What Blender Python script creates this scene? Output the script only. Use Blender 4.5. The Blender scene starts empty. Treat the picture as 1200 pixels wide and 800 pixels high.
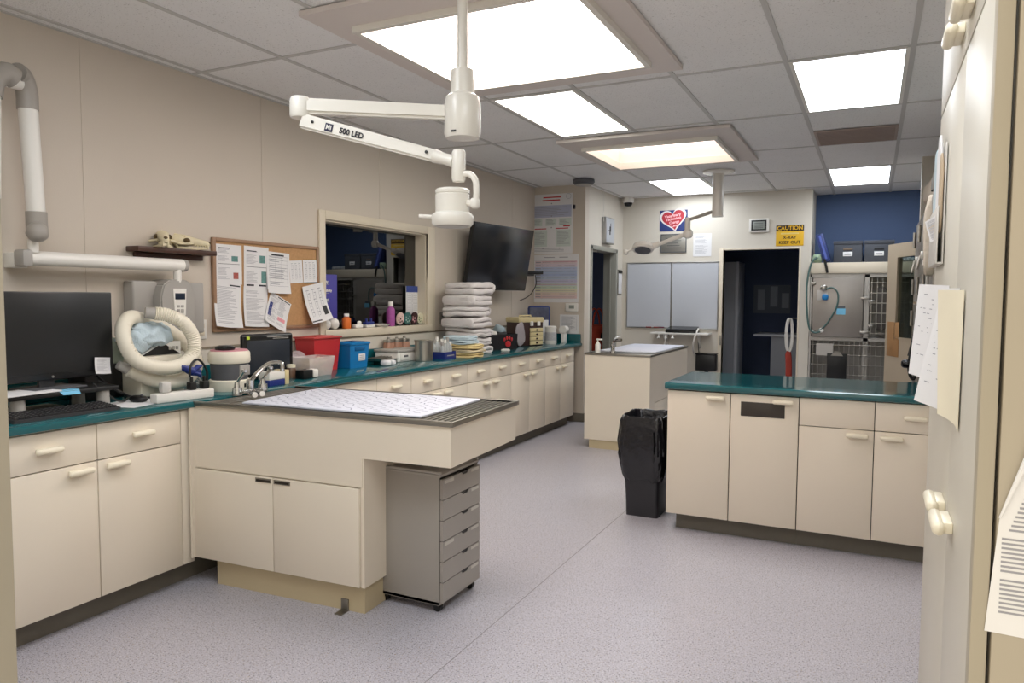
import bpy, bmesh, math, random
from mathutils import Vector, Matrix, noise
PI = math.pi
S = bpy.context.scene
C = S.collection
rnd = random.Random(7)

# ------------------------------------------------------------------ materials
def lin(h):
    h = h.lstrip('#')
    o = []
    for i in (0, 2, 4):
        v = int(h[i:i+2], 16)/255
        o.append(v/12.92 if v <= .04045 else ((v+.055)/1.055)**2.4)
    return (*o, 1.0)

MATS = {}
def mat(name, col, rough=.5, metal=0.0, var=.06, scale=6.0, bump=0.0, bscale=60.0, coat=0.0, alpha=1.0, trans=0.0, spec=.5, speck=None):
    """principled surface whose colour wanders a little with a noise texture"""
    if name in MATS: return MATS[name]
    m = bpy.data.materials.new(name); m.use_nodes = True
    nt = m.node_tree; N = nt.nodes; L = nt.links
    b = N['Principled BSDF']
    tc = N.new('ShaderNodeTexCoord')
    nz = N.new('ShaderNodeTexNoise'); nz.inputs['Scale'].default_value = scale; nz.inputs['Detail'].default_value = 4
    L.new(tc.outputs['Object'], nz.inputs['Vector'])
    mix = N.new('ShaderNodeMix'); mix.data_type = 'RGBA'
    c = lin(col)
    mix.inputs[6].default_value = (*[x*(1-var) for x in c[:3]], 1)
    mix.inputs[7].default_value = (*[min(1, x*(1+var)) for x in c[:3]], 1)
    L.new(nz.outputs['Fac'], mix.inputs[0])
    out = mix.outputs[2]
    if speck:
        for (sc, thr, scol) in speck:
            v = N.new('ShaderNodeTexNoise'); v.inputs['Scale'].default_value = sc; v.inputs['Detail'].default_value = 1
            L.new(tc.outputs['Object'], v.inputs['Vector'])
            r = N.new('ShaderNodeValToRGB'); r.color_ramp.elements[0].position = thr; r.color_ramp.elements[1].position = thr+.05
            r.color_ramp.elements[0].color = (0, 0, 0, 1); r.color_ramp.elements[1].color = (1, 1, 1, 1)
            L.new(v.outputs['Fac'], r.inputs[0])
            m2 = N.new('ShaderNodeMix'); m2.data_type = 'RGBA'
            L.new(r.outputs[0], m2.inputs[0]); L.new(out, m2.inputs[6]); m2.inputs[7].default_value = lin(scol)
            out = m2.outputs[2]
    L.new(out, b.inputs['Base Color'])
    b.inputs['Roughness'].default_value = rough; b.inputs['Metallic'].default_value = metal
    b.inputs['Specular IOR Level'].default_value = spec
    if coat: b.inputs['Coat Weight'].default_value = coat; b.inputs['Coat Roughness'].default_value = .1
    if alpha < 1: b.inputs['Alpha'].default_value = alpha
    if trans: b.inputs['Transmission Weight'].default_value = trans
    if bump:
        n2 = N.new('ShaderNodeTexNoise'); n2.inputs['Scale'].default_value = bscale; n2.inputs['Detail'].default_value = 3
        L.new(tc.outputs['Object'], n2.inputs['Vector'])
        bp = N.new('ShaderNodeBump'); bp.inputs['Strength'].default_value = bump; bp.inputs['Distance'].default_value = .01
        L.new(n2.outputs['Fac'], bp.inputs['Height']); L.new(bp.outputs[0], b.inputs['Normal'])
    MATS[name] = m
    return m

def emit(name, col, strength, grad=None):
    m = bpy.data.materials.new(name); m.use_nodes = True
    nt = m.node_tree; N = nt.nodes; L = nt.links
    N.remove(N['Principled BSDF'])
    e = N.new('ShaderNodeEmission'); e.inputs['Color'].default_value = lin(col); e.inputs['Strength'].default_value = strength
    tc = N.new('ShaderNodeTexCoord'); nz = N.new('ShaderNodeTexNoise'); nz.inputs['Scale'].default_value = 2
    L.new(tc.outputs['Object'], nz.inputs['Vector'])
    mr = N.new('ShaderNodeMapRange'); mr.inputs[3].default_value = strength*.95; mr.inputs[4].default_value = strength*1.05
    L.new(nz.outputs['Fac'], mr.inputs[0]); L.new(mr.outputs[0], e.inputs['Strength'])
    L.new(e.outputs[0], N['Material Output'].inputs[0])
    return m

def glass_mat(name, tint, gloss_rough=.0, refl=.5):
    """thin pane: fresnel mirror over a clear (tinted) sheet"""
    m = bpy.data.materials.new(name); m.use_nodes = True
    nt = m.node_tree; N = nt.nodes; L = nt.links
    N.remove(N['Principled BSDF'])
    t = N.new('ShaderNodeBsdfTransparent'); t.inputs[0].default_value = lin(tint)
    g = N.new('ShaderNodeBsdfGlossy'); g.inputs['Roughness'].default_value = gloss_rough
    f = N.new('ShaderNodeFresnel'); ge = N.new('ShaderNodeNewGeometry'); mr = N.new('ShaderNodeMapRange')
    mr.inputs[3].default_value = refl; mr.inputs[4].default_value = 1/refl
    L.new(ge.outputs['Backfacing'], mr.inputs[0]); L.new(mr.outputs[0], f.inputs[0])
    mx = N.new('ShaderNodeMixShader')
    L.new(f.outputs[0], mx.inputs[0]); L.new(t.outputs[0], mx.inputs[1]); L.new(g.outputs[0], mx.inputs[2])
    L.new(mx.outputs[0], N['Material Output'].inputs[0])
    return m

M_wall = mat('painted_wall', '#cfc4b6', .6, var=.03, scale=1.5, bump=.05, bscale=150)
M_wallw = mat('painted_wall_pale', '#d3ccbf', .6, var=.03, scale=1.5, bump=.05, bscale=150)
M_blue = mat('blue_wall', '#51668c', .7, var=.04, bump=.04)
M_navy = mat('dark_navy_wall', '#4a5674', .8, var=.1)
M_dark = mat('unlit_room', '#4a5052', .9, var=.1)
M_trim = mat('cream_trim', '#d9cdb8', .45, var=.03)
M_grim = mat('grey_door_frame', '#8f8e84', .45, var=.04)
M_cream = mat('cream_laminate', '#e5dac8', .42, var=.025, scale=3)
M_creamd = mat('cream_laminate_edge', '#c5b593', .5, var=.06, scale=4)
M_handle = mat('cream_plastic', '#efe6cf', .3, var=.02)
M_gap = mat('dark_gap', '#2a241d', .8)
M_toe = mat('vinyl_toe', '#6a6459', .6, var=.15, scale=9)
M_teal = mat('teal_laminate', '#0f5a60', .14, var=.03, scale=5, coat=.5, speck=[(420, .66, '#1b6a6c'), (380, .66, '#0c4a51')])
M_steel = mat('stainless', '#b7b4ae', .3, metal=1, var=.08, scale=12)
M_steeld = mat('stainless_dull', '#96928a', .42, metal=1, var=.12, scale=5)
M_chrome = mat('chrome', '#d8d8d6', .12, metal=1, var=.02)
M_black = mat('black_plastic', '#141414', .4, var=.1)
M_blackg = mat('black_gloss', '#101113', .16, var=.05)
M_screen = mat('screen_black', '#17181a', .28, var=.05)
M_grey = mat('grey_metal', '#a09a92', .4, var=.03)
M_greyd = mat('grey_dark', '#55565a', .55, var=.06)
M_greyl = mat('grey_plastic', '#a7a39d', .4, var=.03)
M_white = mat('white_plastic', '#e9e6df', .3, var=.02)
M_whitew = mat('white_enamel', '#e3dfd6', .25, var=.02)
M_paper = mat('paper', '#e3e2e2', .8, var=.02, scale=12)
M_paperc = mat('cream_paper', '#e8dfc6', .8, var=.03)
M_ink = mat('ink', '#98989e', .8)
M_inkd = mat('ink_dark', '#303036', .8)
M_photo = mat('photo_teal', '#5f8a86', .6, var=.5, scale=60)
M_photor = mat('photo_red', '#a8584e', .6, var=.5, scale=60)
M_cork = mat('cork', '#b98f63', .85, var=.2, scale=60, bump=.3, bscale=200)
M_oak = mat('wood_frame', '#9b7a5f', .5, var=.12, scale=20)
M_walnut = mat('dark_wood', '#4a3026', .4, var=.3, scale=14)
M_bone = mat('bone', '#e4d9b8', .6, var=.12, scale=25, bump=.2)
M_sock = mat('bone_shadow', '#5b4a2e', .8, var=.3, scale=30)
M_red = mat('red_plastic', '#c02f34', .32, var=.05)
M_bluep = mat('blue_plastic', '#1478b8', .35, var=.05)
M_navyp = mat('navy_plastic', '#22307a', .4, var=.08)
M_purple = mat('purple_print', '#46409a', .5, var=.05)
M_towel = mat('terry_cloth', '#e4dedc', .95, var=.05, scale=40, bump=.8, bscale=160)
M_yellowc = mat('yellow_cloth', '#e6cf95', .95, var=.06, scale=30, bump=.5, bscale=140)
M_bluec = mat('pale_blue_cloth', '#bfd0d8', .9, var=.06, scale=20, bump=.4, bscale=120)
M_bag = mat('bin_liner', '#1c1c20', .25, var=.2, bump=.8, bscale=22, spec=.6)
M_binb = mat('bin_black', '#2b2a2e', .4, var=.05)
M_clear = mat('clear_plastic', '#f0f0f0', .12, alpha=.28, var=.02)
M_frost = mat('frosted_tub', '#e6e0dc', .3, alpha=.32, var=.1, scale=30)
M_orange = mat('orange_plastic', '#e2742c', .4)
M_orangen = mat('orange_note', '#f0a560', .7)
M_bluen = mat('blue_note', '#79bfe0', .7)
M_pinkn = mat('pink_mark', '#e79aa2', .7)
M_yellow = mat('sign_yellow', '#e6b423', .5, var=.05)
M_brownk = mat('sign_black', '#2b1c14', .5, var=.05)
M_heart = mat('heart_red', '#b4303c', .5, var=.06)
M_pinkt = mat('pink_lettering', '#f2c3c4', .6)
M_wb = mat('whiteboard', '#c3c6cc', .18, var=.03, scale=2)
M_alu = mat('aluminium', '#a9a9a8', .35, metal=1, var=.04)
M_plaque = mat('pewter_plate', '#9c9a93', .35, metal=.7, var=.1)
M_tile = None
M_tbar = mat('grid_bar', '#c6c4c1', .5, var=.02)
M_box = mat('grey_card', '#45484f', .75, var=.06)
M_bag2 = mat('orange_red_tote', '#a83c26', .8, var=.1)
M_redc = mat('red_cloth', '#a03a2c', .85, var=.1)
M_wood = mat('light_wood', '#a87e52', .5, var=.12, scale=18)
M_doorb = mat('beige_door', '#b6a68f', .45, var=.03)
M_cord = mat('black_cord', '#161616', .5)
M_cordw = mat('white_cord', '#dcd8d0', .5)
M_green = mat('green_glow', '#c9e04a', .5)
M_lcd = mat('lcd', '#232b3a', .2, var=.1)
M_lcdg = mat('lcd_grey', '#8f948c', .3)
M_copper = mat('amber_glass', '#b98a72', .15, alpha=.75, var=.2, scale=40)
M_tan = mat('tan_plastic', '#d6c698', .4, var=.04)
M_maroon = mat('maroon_plastic', '#3c2622', .4, var=.08)
M_tealc = mat('teal_enamel', '#2f6d6b', .4, var=.2, scale=50)
M_pinkp = mat('magenta_print', '#a5529a', .5, var=.3, scale=40)
M_tube = mat('tubing', '#4d6a66', .35, var=.1)
M_hose = mat('hose_white', '#e6dfcd', .5, var=.04)
M_tape = mat('binder_blue', '#2b3a72', .4, var=.05)
M_light = emit('lamp_white', '#f2f8ff', 10.3)
M_lightw = emit('lamp_white_mixed', '#fbfdf2', 10.3)
M_sky = emit('skylight_glow', '#fff0e8', 9)
M_skyw = emit('skylight_glow_soft', '#ffe9dd', 3.2)
M_well = mat('skylight_well', '#f2e3dc', .6, var=.02)

# floor : pale sheet vinyl with fine flecks
M_floor = mat('fleck_vinyl', '#b9b6bf', .33, var=.05, scale=1.2, bump=.03, bscale=300,
              speck=[(150, .60, '#8b888e'), (190, .62, '#dddbe0'), (130, .655, '#a08f76'), (140, .635, '#4a4a4f')])
# ceiling tile : mineral fibre, tiny pits
M_tile = mat('fissured_tile', '#eeedec', .9, var=.04, scale=3, bump=.5, bscale=120, speck=[(110, .66, '#cfcdcb')])

# ------------------------------------------------------------------ mesh builder
class MB:
    def __init__(s): s.bm = bmesh.new()
    def _face(s, vs, m):
        try:
            f = s.bm.faces.new(vs); f.material_index = m; return f
        except ValueError: return None
    def box(s, x0, y0, z0, x1, y1, z1, m=0, bev=0, seg=2):
        x0, x1 = sorted((x0, x1)); y0, y1 = sorted((y0, y1)); z0, z1 = sorted((z0, z1))
        v = [s.bm.verts.new(p) for p in ((x0,y0,z0),(x1,y0,z0),(x1,y1,z0),(x0,y1,z0),(x0,y0,z1),(x1,y0,z1),(x1,y1,z1),(x0,y1,z1))]
        fs = [s._face([v[i] for i in q], m) for q in ((3,2,1,0),(4,5,6,7),(0,1,5,4),(1,2,6,5),(2,3,7,6),(3,0,4,7))]
        if bev:
            es = set(e for f in fs for e in f.edges)
            r = bmesh.ops.bevel(s.bm, geom=list(es), offset=min(bev, .49*min(x1-x0, y1-y0, z1-z0)), segments=seg, affect='EDGES', profile=.5)
            for f in r['faces']: f.material_index = m
        return s
    def quad(s, a, b, c, d, m=0):
        s._face([s.bm.verts.new(p) for p in (a, b, c, d)], m); return s
    def prism(s, poly, d, axis, m=0, off=0.0):
        """poly in the plane normal to axis, from off to off+d.  axis x: (y,z)  y: (x,z)  z: (x,y)"""
        def P(p, t):
            return {'x': (t, p[0], p[1]), 'y': (p[0], t, p[1]), 'z': (p[0], p[1], t)}[axis]
        a = [s.bm.verts.new(P(p, off)) for p in poly]; b = [s.bm.verts.new(P(p, off+d)) for p in poly]
        n = len(poly)
        s._face(a[::-1], m); s._face(b, m)
        for i in range(n): s._face([a[i], a[(i+1) % n], b[(i+1) % n], b[i]], m)
        return s
    def cyl(s, p0, p1, r0, r1=None, seg=16, m=0, caps=True):
        return s.tube([p0, p1], [r0, r0 if r1 is None else r1], seg, m, caps)
    def tube(s, pts, r, seg=8, m=0, caps=True, closed=False, flat=1.0):
        pts = [Vector(p) for p in pts]; n = len(pts)
        rs = r if isinstance(r, (list, tuple)) else [r]*n
        tan = []
        for i in range(n):
            if closed: t = pts[(i+1) % n]-pts[i-1]
            else: t = pts[min(i+1, n-1)]-pts[max(i-1, 0)]
            tan.append(t.normalized())
        up = Vector((0, 0, 1)) if abs(tan[0].z) < .9 else Vector((1, 0, 0))
        u = (up-tan[0]*up.dot(tan[0])).normalized()
        rings = []
        for i in range(n):
            u = (u-tan[i]*u.dot(tan[i])).normalized(); w = tan[i].cross(u)
            rings.append([s.bm.verts.new(pts[i]+(u*math.cos(2*PI*k/seg)*flat+w*math.sin(2*PI*k/seg))*rs[i]) for k in range(seg)])
        for i in range(n if closed else n-1):
            a, b = rings[i], rings[(i+1) % n]
            for k in range(seg): s._face([a[k], a[(k+1) % seg], b[(k+1) % seg], b[k]], m)
        if caps and not closed:
            s._face(rings[0][::-1], m); s._face(rings[-1], m)
        return s
    def lathe(s, prof, c=(0, 0, 0), seg=20, m=0, ax=None):
        """prof: (radius, height) about +z at c, or about axis ax"""
        c = Vector(c); q = Vector((0, 0, 1)).rotation_difference(Vector(ax)).to_matrix() if ax else Matrix.Identity(3)
        rings = []
        for (r, h) in prof:
            if r < 1e-5: rings.append([s.bm.verts.new(c+q@Vector((0, 0, h)))]*seg)
            else: rings.append([s.bm.verts.new(c+q@Vector((r*math.cos(2*PI*k/seg), r*math.sin(2*PI*k/seg), h))) for k in range(seg)])
        for a, b in zip(rings, rings[1:]):
            for k in range(seg):
                vs = []
                for v in (a[k], a[(k+1) % seg], b[(k+1) % seg], b[k]):
                    if v not in vs: vs.append(v)
                if len(vs) > 2: s._face(vs, m)
        for rr, rev in ((rings[0], True), (rings[-1], False)):
            if rr[0] is not rr[1]: s._face(rr[::-1] if rev else rr, m)
        return s
    def soft(s, c, sz, e=.3, nu=28, nv=14, amp=0.0, freq=8.0, seed=0, m=0, rot=None):
        """superellipsoid cushion with noise"""
        c = Vector(c); off = Vector((seed*7.3, seed*3.1, seed*1.7))
        def sp(v, e): return math.copysign(abs(v)**e, v)
        rings = []
        for j in range(nv+1):
            ph = -PI/2+PI*j/nv
            row = []
            for i in range(nu):
                th = 2*PI*i/nu
                p = Vector((sp(math.cos(ph), e)*sp(math.cos(th), e)*sz[0]/2, sp(math.cos(ph), e)*sp(math.sin(th), e)*sz[1]/2, sp(math.sin(ph), e)*sz[2]/2))
                if amp:
                    d = noise.noise_vector(p*freq+off)*amp; p = p+d
                if rot: p = rot@p
                row.append(s.bm.verts.new(c+p))
            rings.append(row)
        for a, b in zip(rings, rings[1:]):
            for k in range(nu): s._face([a[k], a[(k+1) % nu], b[(k+1) % nu], b[k]], m)
        return s
    def build(s, name, mats, parent=None, loc=(0, 0, 0), rot=(0, 0, 0), ang=35):
        bmesh.ops.remove_doubles(s.bm, verts=s.bm.verts, dist=1e-6)
        bmesh.ops.recalc_face_normals(s.bm, faces=s.bm.faces)
        me = bpy.data.meshes.new(name); s.bm.to_mesh(me); s.bm.free()
        for mm in (mats if isinstance(mats, (list, tuple)) else [mats]): me.materials.append(mm)
        if ang:
            me.shade_smooth(); me.set_sharp_from_angle(angle=math.radians(ang))
        o = bpy.data.objects.new(name, me); C.objects.link(o)
        o.location = loc; o.rotation_euler = rot
        if parent: o.parent = parent
        return o

def tag(o, label, cat, group=None, kind=None):
    o['label'] = label; o['category'] = cat
    if group: o['group'] = group
    if kind: o['kind'] = kind
    return o
def thing(name, label, cat, loc=(0, 0, 0), rz=0.0, group=None):
    o = bpy.data.objects.new(name, None); C.objects.link(o); o.empty_display_size = .1
    o.location = loc; o.rotation_euler = (0, 0, rz)
    return tag(o, label, cat, group)
def struct(name, mb, m, parent=None, **k):
    o = mb.build(name, m, parent, **k)
    o['kind'] = 'structure'
    return o
def copy_tree(o, parent=None):
    c = o.copy(); C.objects.link(c)
    if parent: c.parent = parent
    for ch in [x for x in bpy.data.objects if x.parent == o]: copy_tree(ch, c)
    return c
def spline(pts, n=8, closed=False):
    pts = [Vector(p) for p in pts]; N = len(pts); out = []
    rng = range(N) if closed else range(N-1)
    for i in rng:
        if closed: p0, p1, p2, p3 = pts[i-1], pts[i], pts[(i+1) % N], pts[(i+2) % N]
        else: p0, p1, p2, p3 = pts[max(i-1, 0)], pts[i], pts[i+1], pts[min(i+2, N-1)]
        for k in range(n):
            t = k/n
            out.append(.5*((2*p1)+(p2-p0)*t+(2*p0-5*p1+4*p2-p3)*t*t+(3*p1-p0-3*p2+p3)*t**3))
    if not closed: out.append(pts[-1])
    return out
def lettering(name, txt, size, m, parent, loc, rot=(PI/2, 0, 0), depth=.0008, bold=False, shear=0, align='CENTER', space=1.0, line=1.0):
    cu = bpy.data.curves.new(name, 'FONT'); cu.body = txt; cu.size = size; cu.extrude = depth; cu.align_x = align; cu.align_y = 'CENTER'
    cu.shear = shear; cu.space_character = space; cu.space_line = line; cu.resolution_u = 3
    if bold: cu.offset = size*.025
    t = bpy.data.objects.new(name, cu); C.objects.link(t)
    dg = bpy.context.evaluated_depsgraph_get()
    me = bpy.data.meshes.new_from_object(t.evaluated_get(dg)); me.materials.clear(); me.materials.append(m)
    bpy.data.objects.remove(t); bpy.data.curves.remove(cu)
    o = bpy.data.objects.new(name, me); C.objects.link(o); o.parent = parent; o.location = loc; o.rotation_euler = rot
    return o
def rect_minus(x0, y0, x1, y1, holes):
    """split a rectangle with rectangular holes into solid cells"""
    xs = sorted({x0, x1, *[h[0] for h in holes], *[h[2] for h in holes]}); ys = sorted({y0, y1, *[h[1] for h in holes], *[h[3] for h in holes]})
    xs = [x for x in xs if x0 <= x <= x1]; ys = [y for y in ys if y0 <= y <= y1]
    for a, b in zip(xs, xs[1:]):
        for c, d in zip(ys, ys[1:]):
            mx, my = (a+b)/2, (c+d)/2
            if not any(h[0] < mx < h[2] and h[1] < my < h[3] for h in holes): yield a, c, b, d

LW = PI/2        # rotation of things that face +X (left wall)
H = 2.724
XL, XR, YB = -3.6, 1.05, 9.3

# ------------------------------------------------------------------ the room
b = MB(); b.box(-4.4, .2, -.1, XR+.1, 11.6, 0); struct('floor', b, M_floor)
b = MB(); b.prism([(-1.4575, .7), (-1.4545, .7), (-1.4545, 6.4), (-1.4575, 6.4)], .0012, 'z')
struct('trim_8', b, mat('vinyl_seam', '#8f8b8c', .5))

sky1 = (-2.22, 2.80, -1.10, 3.90); sky2 = (-2.24, 5.85, -1.12, 6.85)
A0, R0, TX, TY = -.4655, 4.286, .6096, 1.2192
lamps = [(A0, R0, 'a'), (A0-3*TX, R0, 'b'), (A0, R0+3*TY, 'c'), (A0-3*TX, R0+3*TY, 'd'), (A0, R0-3*TY, 'e'), (A0-3*TX, R0-3*TY, 'f')]  # last two panels are out of view, added to brighten the dark foreground
holes = [sky1, sky2]
b = MB()
for a, c, d, e in rect_minus(XL, .5, XR+.1, 9.9, holes): b.box(a, c, H, d, e, H+.08)
ceil = struct('ceiling', b, M_tile, ang=0)
b = MB()
def minus(segs, lo, hi):
    out = []
    for p, r in segs:
        if r <= lo or p >= hi: out.append((p, r)); continue
        if p < lo: out.append((p, lo))
        if r > hi: out.append((hi, r))
    return out
frames = [(-2.36, 2.60, -.98, 4.10), (-2.37, 5.60, -.98, 7.05)]
for i in range(-5, 3):
    x = A0+i*TX; segs = [(.6, 9.9)]
    for h in frames:
        if h[0] < x < h[2]: segs = minus(segs, h[1], h[3])
    for p, r in segs: b.box(x-.013, p, H-.006, x+.013, r, H-.0005)
for j in range(-3, 5):
    y = R0+j*TY; segs = [(XL, XR)]
    if y > 9.9: continue
    for h in frames:
        if h[1] < y < h[3]: segs = minus(segs, h[0], h[2])
    for p, r in segs: b.box(p, y-.012, H-.0055, r, y+.012, H-.0004)
b.box(XL, .6, H-.006, XL+.02, 7.9, H-.0003)
struct('ceiling_grid', b, M_tbar, ceil, ang=0)

# left wall with the window opening
WY0, WY1, WZ0, WZ1 = 4.20, 5.56, 1.19, 1.995
b = MB()
for a, c, d, e in rect_minus(.5, 0, 8.02, H, [(WY0, WZ0, WY1, WZ1)]): b.box(XL-.14, a, c, XL, d, e)
for y in (1.18, 2.40, 3.61, 4.88, 6.10, 7.30):
    for z0, z1 in ((1.13, H),):
        if WY0-.07 < y < WY1+.07: z0 = WZ1+.07
        b.box(XL-.001, y-.006, z0, XL+.0025, y+.006, z1)
struct('wall_left', b, M_wall, ang=0)
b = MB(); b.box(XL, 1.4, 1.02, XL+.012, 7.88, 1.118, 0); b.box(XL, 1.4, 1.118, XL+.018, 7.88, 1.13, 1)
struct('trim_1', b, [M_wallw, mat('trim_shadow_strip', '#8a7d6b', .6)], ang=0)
# window 1: casing, reveal, pane
b = MB()
f = .065
b.box(XL, WY0-f, WZ0-f, XL+.02, WY0, WZ1+f, bev=.004); b.box(XL, WY1, WZ0-f, XL+.02, WY1+f+.06, WZ1+f, bev=.004)
b.box(XL, WY0, WZ1, XL+.02, WY1, WZ1+f, bev=.004); b.box(XL-.1, WY0-.02, WZ0-.06, XL+.03, WY1+.06, WZ0, bev=.004)
b.box(XL-.14, WY0, WZ0, XL-.0, WY0+.012, WZ1); b.box(XL-.14, WY1-.012, WZ0, XL, WY1, WZ1); b.box(XL-.14, WY0, WZ1-.012, XL, WY1, WZ1)
win = struct('window_1', b, M_trim)
b = MB(); b.box(XL-.112, WY0+.01, WZ0, XL-.106, WY1-.01, WZ1-.01); struct('pane', b, glass_mat('dark_pane', '#7a8280', .0, 2.2), win)
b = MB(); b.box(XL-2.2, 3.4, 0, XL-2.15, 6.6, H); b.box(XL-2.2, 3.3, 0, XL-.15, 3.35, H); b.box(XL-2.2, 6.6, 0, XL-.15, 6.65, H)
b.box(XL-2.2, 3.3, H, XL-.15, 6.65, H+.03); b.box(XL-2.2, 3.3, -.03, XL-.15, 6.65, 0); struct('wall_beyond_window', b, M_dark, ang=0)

# jog: return wall and door wall
XD = -2.968
D0, D1, DZ = 8.09, 9.06, 2.05
b = MB(); b.box(XL-.14, 7.9, 0, XD, 8.02, H); struct('wall_return', b, M_wall, ang=0)
b = MB()
for a, c, d, e in rect_minus(8.02, 0, YB+.12, H, [(D0, 0, D1, DZ)]): b.box(XD-.12, a, c, XD, d, e)
struct('wall_side', b, M_wallw, ang=0)
b = MB()
b.box(XD-.16, D0-.005, 0, XD+.012, D0+.045, DZ, bev=.003); b.box(XD-.16, D1-.05, 0, XD+.012, D1+.005, DZ, bev=.003); b.box(XD-.16, D0, DZ-.045, XD+.012, D1, DZ+.005, bev=.003)
b.box(XD-.08, D0+.045, 0, XD-.06, D0+.06, DZ-.04); b.box(XD-.08, D1-.065, 0, XD-.06, D1-.05, DZ-.04)
d1 = struct('door_1', b, M_grim)
b = MB(); b.lathe([(0, 0), (.03, 0), (.03, .04), (.02, .06), (0, .06)], (XD-.065, 8.4, DZ-.06), 12); struct('door_stop', b, M_white, d1)
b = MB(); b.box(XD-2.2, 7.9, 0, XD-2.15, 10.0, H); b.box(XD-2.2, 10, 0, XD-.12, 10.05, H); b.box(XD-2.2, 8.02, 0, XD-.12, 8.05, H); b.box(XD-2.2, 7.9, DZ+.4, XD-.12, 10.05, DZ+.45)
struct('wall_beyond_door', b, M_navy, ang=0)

# back wall with the x-ray opening, and the blue alcove
X0, X1, XZ = -1.675, -.80, 2.03
b = MB()
for a, c, d, e in rect_minus(XD-.12, 0, -.67, H, [(X0, 0, X1, XZ)]): b.box(a, YB, c, d, YB+.12, e)
b.box(-.79, YB+.12, 0, -.67, 9.9, H)
struct('wall_back', b, M_wallw, ang=0)
b = MB(); b.box(-.67, 9.9, 0, XR+.1, 10.0, H); struct('wall_blue', b, M_blue, ang=0)
b = MB()
b.box(X0-.045, YB-.01, 0, X0, YB+.13, XZ+.03, bev=.003); b.box(X1, YB-.006, 0, X1+.02, YB+.13, XZ+.02, bev=.003); b.box(X0, YB-.006, XZ, X1, YB+.13, XZ+.02, bev=.003)
d2 = struct('door_2', b, M_trim)
b = MB(); b.box(X0+.001, YB-.003, .84, X0+.006, YB+.05, 1.0, bev=.002); b.box(X0-.02, YB-.016, .86, X0-.002, YB-.01, .98, bev=.002)
struct('strike_plate', b, M_steeld, d2)
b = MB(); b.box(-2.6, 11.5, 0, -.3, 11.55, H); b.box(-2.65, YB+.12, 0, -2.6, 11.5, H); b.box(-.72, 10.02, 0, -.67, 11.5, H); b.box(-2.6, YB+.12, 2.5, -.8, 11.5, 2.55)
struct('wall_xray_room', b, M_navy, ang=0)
# right wall, wall round the doorway the picture is taken from
b = MB(); b.box(XR, .5, 0, XR+.1, 10, H); struct('wall_right', b, M_wallw, ang=0)
b = MB(); b.box(.36, 7.62, 2.0, XR, 7.74, H); b.box(.36, 7.62, 0, .47, 7.74, 2.0); struct('wall_filler', b, M_wallw, ang=0)
b = MB(); b.box(XL-.14, .5, 0, -1.14, .6, H); b.box(-1.14, .5, 2.2, XR, .6, H); b.box(.75, .5, 0, XR, .6, 2.2)
struct('wall_front', b, M_wallw, ang=0)
b = MB()
b.box(-1.17, .47, 0, -1.083, .603, 2.2, bev=.004); b.box(-1.09, .52, 0, -1.081, .57, 2.12)
b.box(.0985, .85, 0, .1135, .872, 2.6, bev=.0015); b.box(.1135, .872, 0, .1165, .95, 2.6, 1); b.box(.13, .92, 0, .75, 1.06, 2.6)  # hindmost box: unseen filler added to stop light leaking behind the stile
d3 = struct('door_3', b, [mat('beige_door_frame', '#a39a88', .5), M_gap])
b = MB(); b.box(.1168, .85, .01, .74, .89, 2.6, bev=.0015)
leaf = struct('door_leaf', b, mat('beige_door_leaf', '#aaa08e', .5), d3)
# baseboards
b = MB(); b.box(XL+.001, 7.888, 0, XD, 7.9, .1, bev=.002); struct('baseboard_return', b, M_toe)
b = MB(); b.box(XD, 7.89, 0, XD+.012, D0-.006, .1, bev=.002); b.box(XD, D1+.006, 0, XD+.012, YB, .1); struct('baseboard_side', b, M_toe)
b = MB(); b.box(XD, YB-.012, 0, X0-.05, YB, .1, bev=.002); struct('baseboard_back', b, M_toe)

# ------------------------------------------------------------------ lights in the ceiling
ll = {'a': 'flat white ceiling light panel nearest the tall cream cupboards', 'b': 'flat ceiling light panel between the two dropped skylight frames',
      'c': 'small far ceiling light panel in front of the blue wall', 'd': 'far ceiling light panel above the red heart poster',
      'e': 'added unseen ceiling light panel just inside the doorway on the right', 'f': 'added unseen ceiling light panel just inside the doorway on the left'}
for x, y, k in lamps:
    t = thing('ceiling_light', ll[k], 'ceiling light', (x, y, H), 0, 'recessed light panels in the ceiling grid')
    w = TX; hh = TY
    b = MB()
    b.box(.013, .012, -.007, .035, hh-.012, .0); b.box(w-.035, .012, -.007, w-.013, hh-.012, 0); b.box(.035, .012, -.007, w-.035, .03, 0); b.box(.035, hh-.03, -.007, w-.035, hh-.012, 0)
    b.build('frame', M_white, t)
    b = MB(); b.box(.035, .03, -.0045, w-.035, hh-.03, -.0005); b.build('diffuser', M_lightw if k == 'b' else M_light, t)
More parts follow.
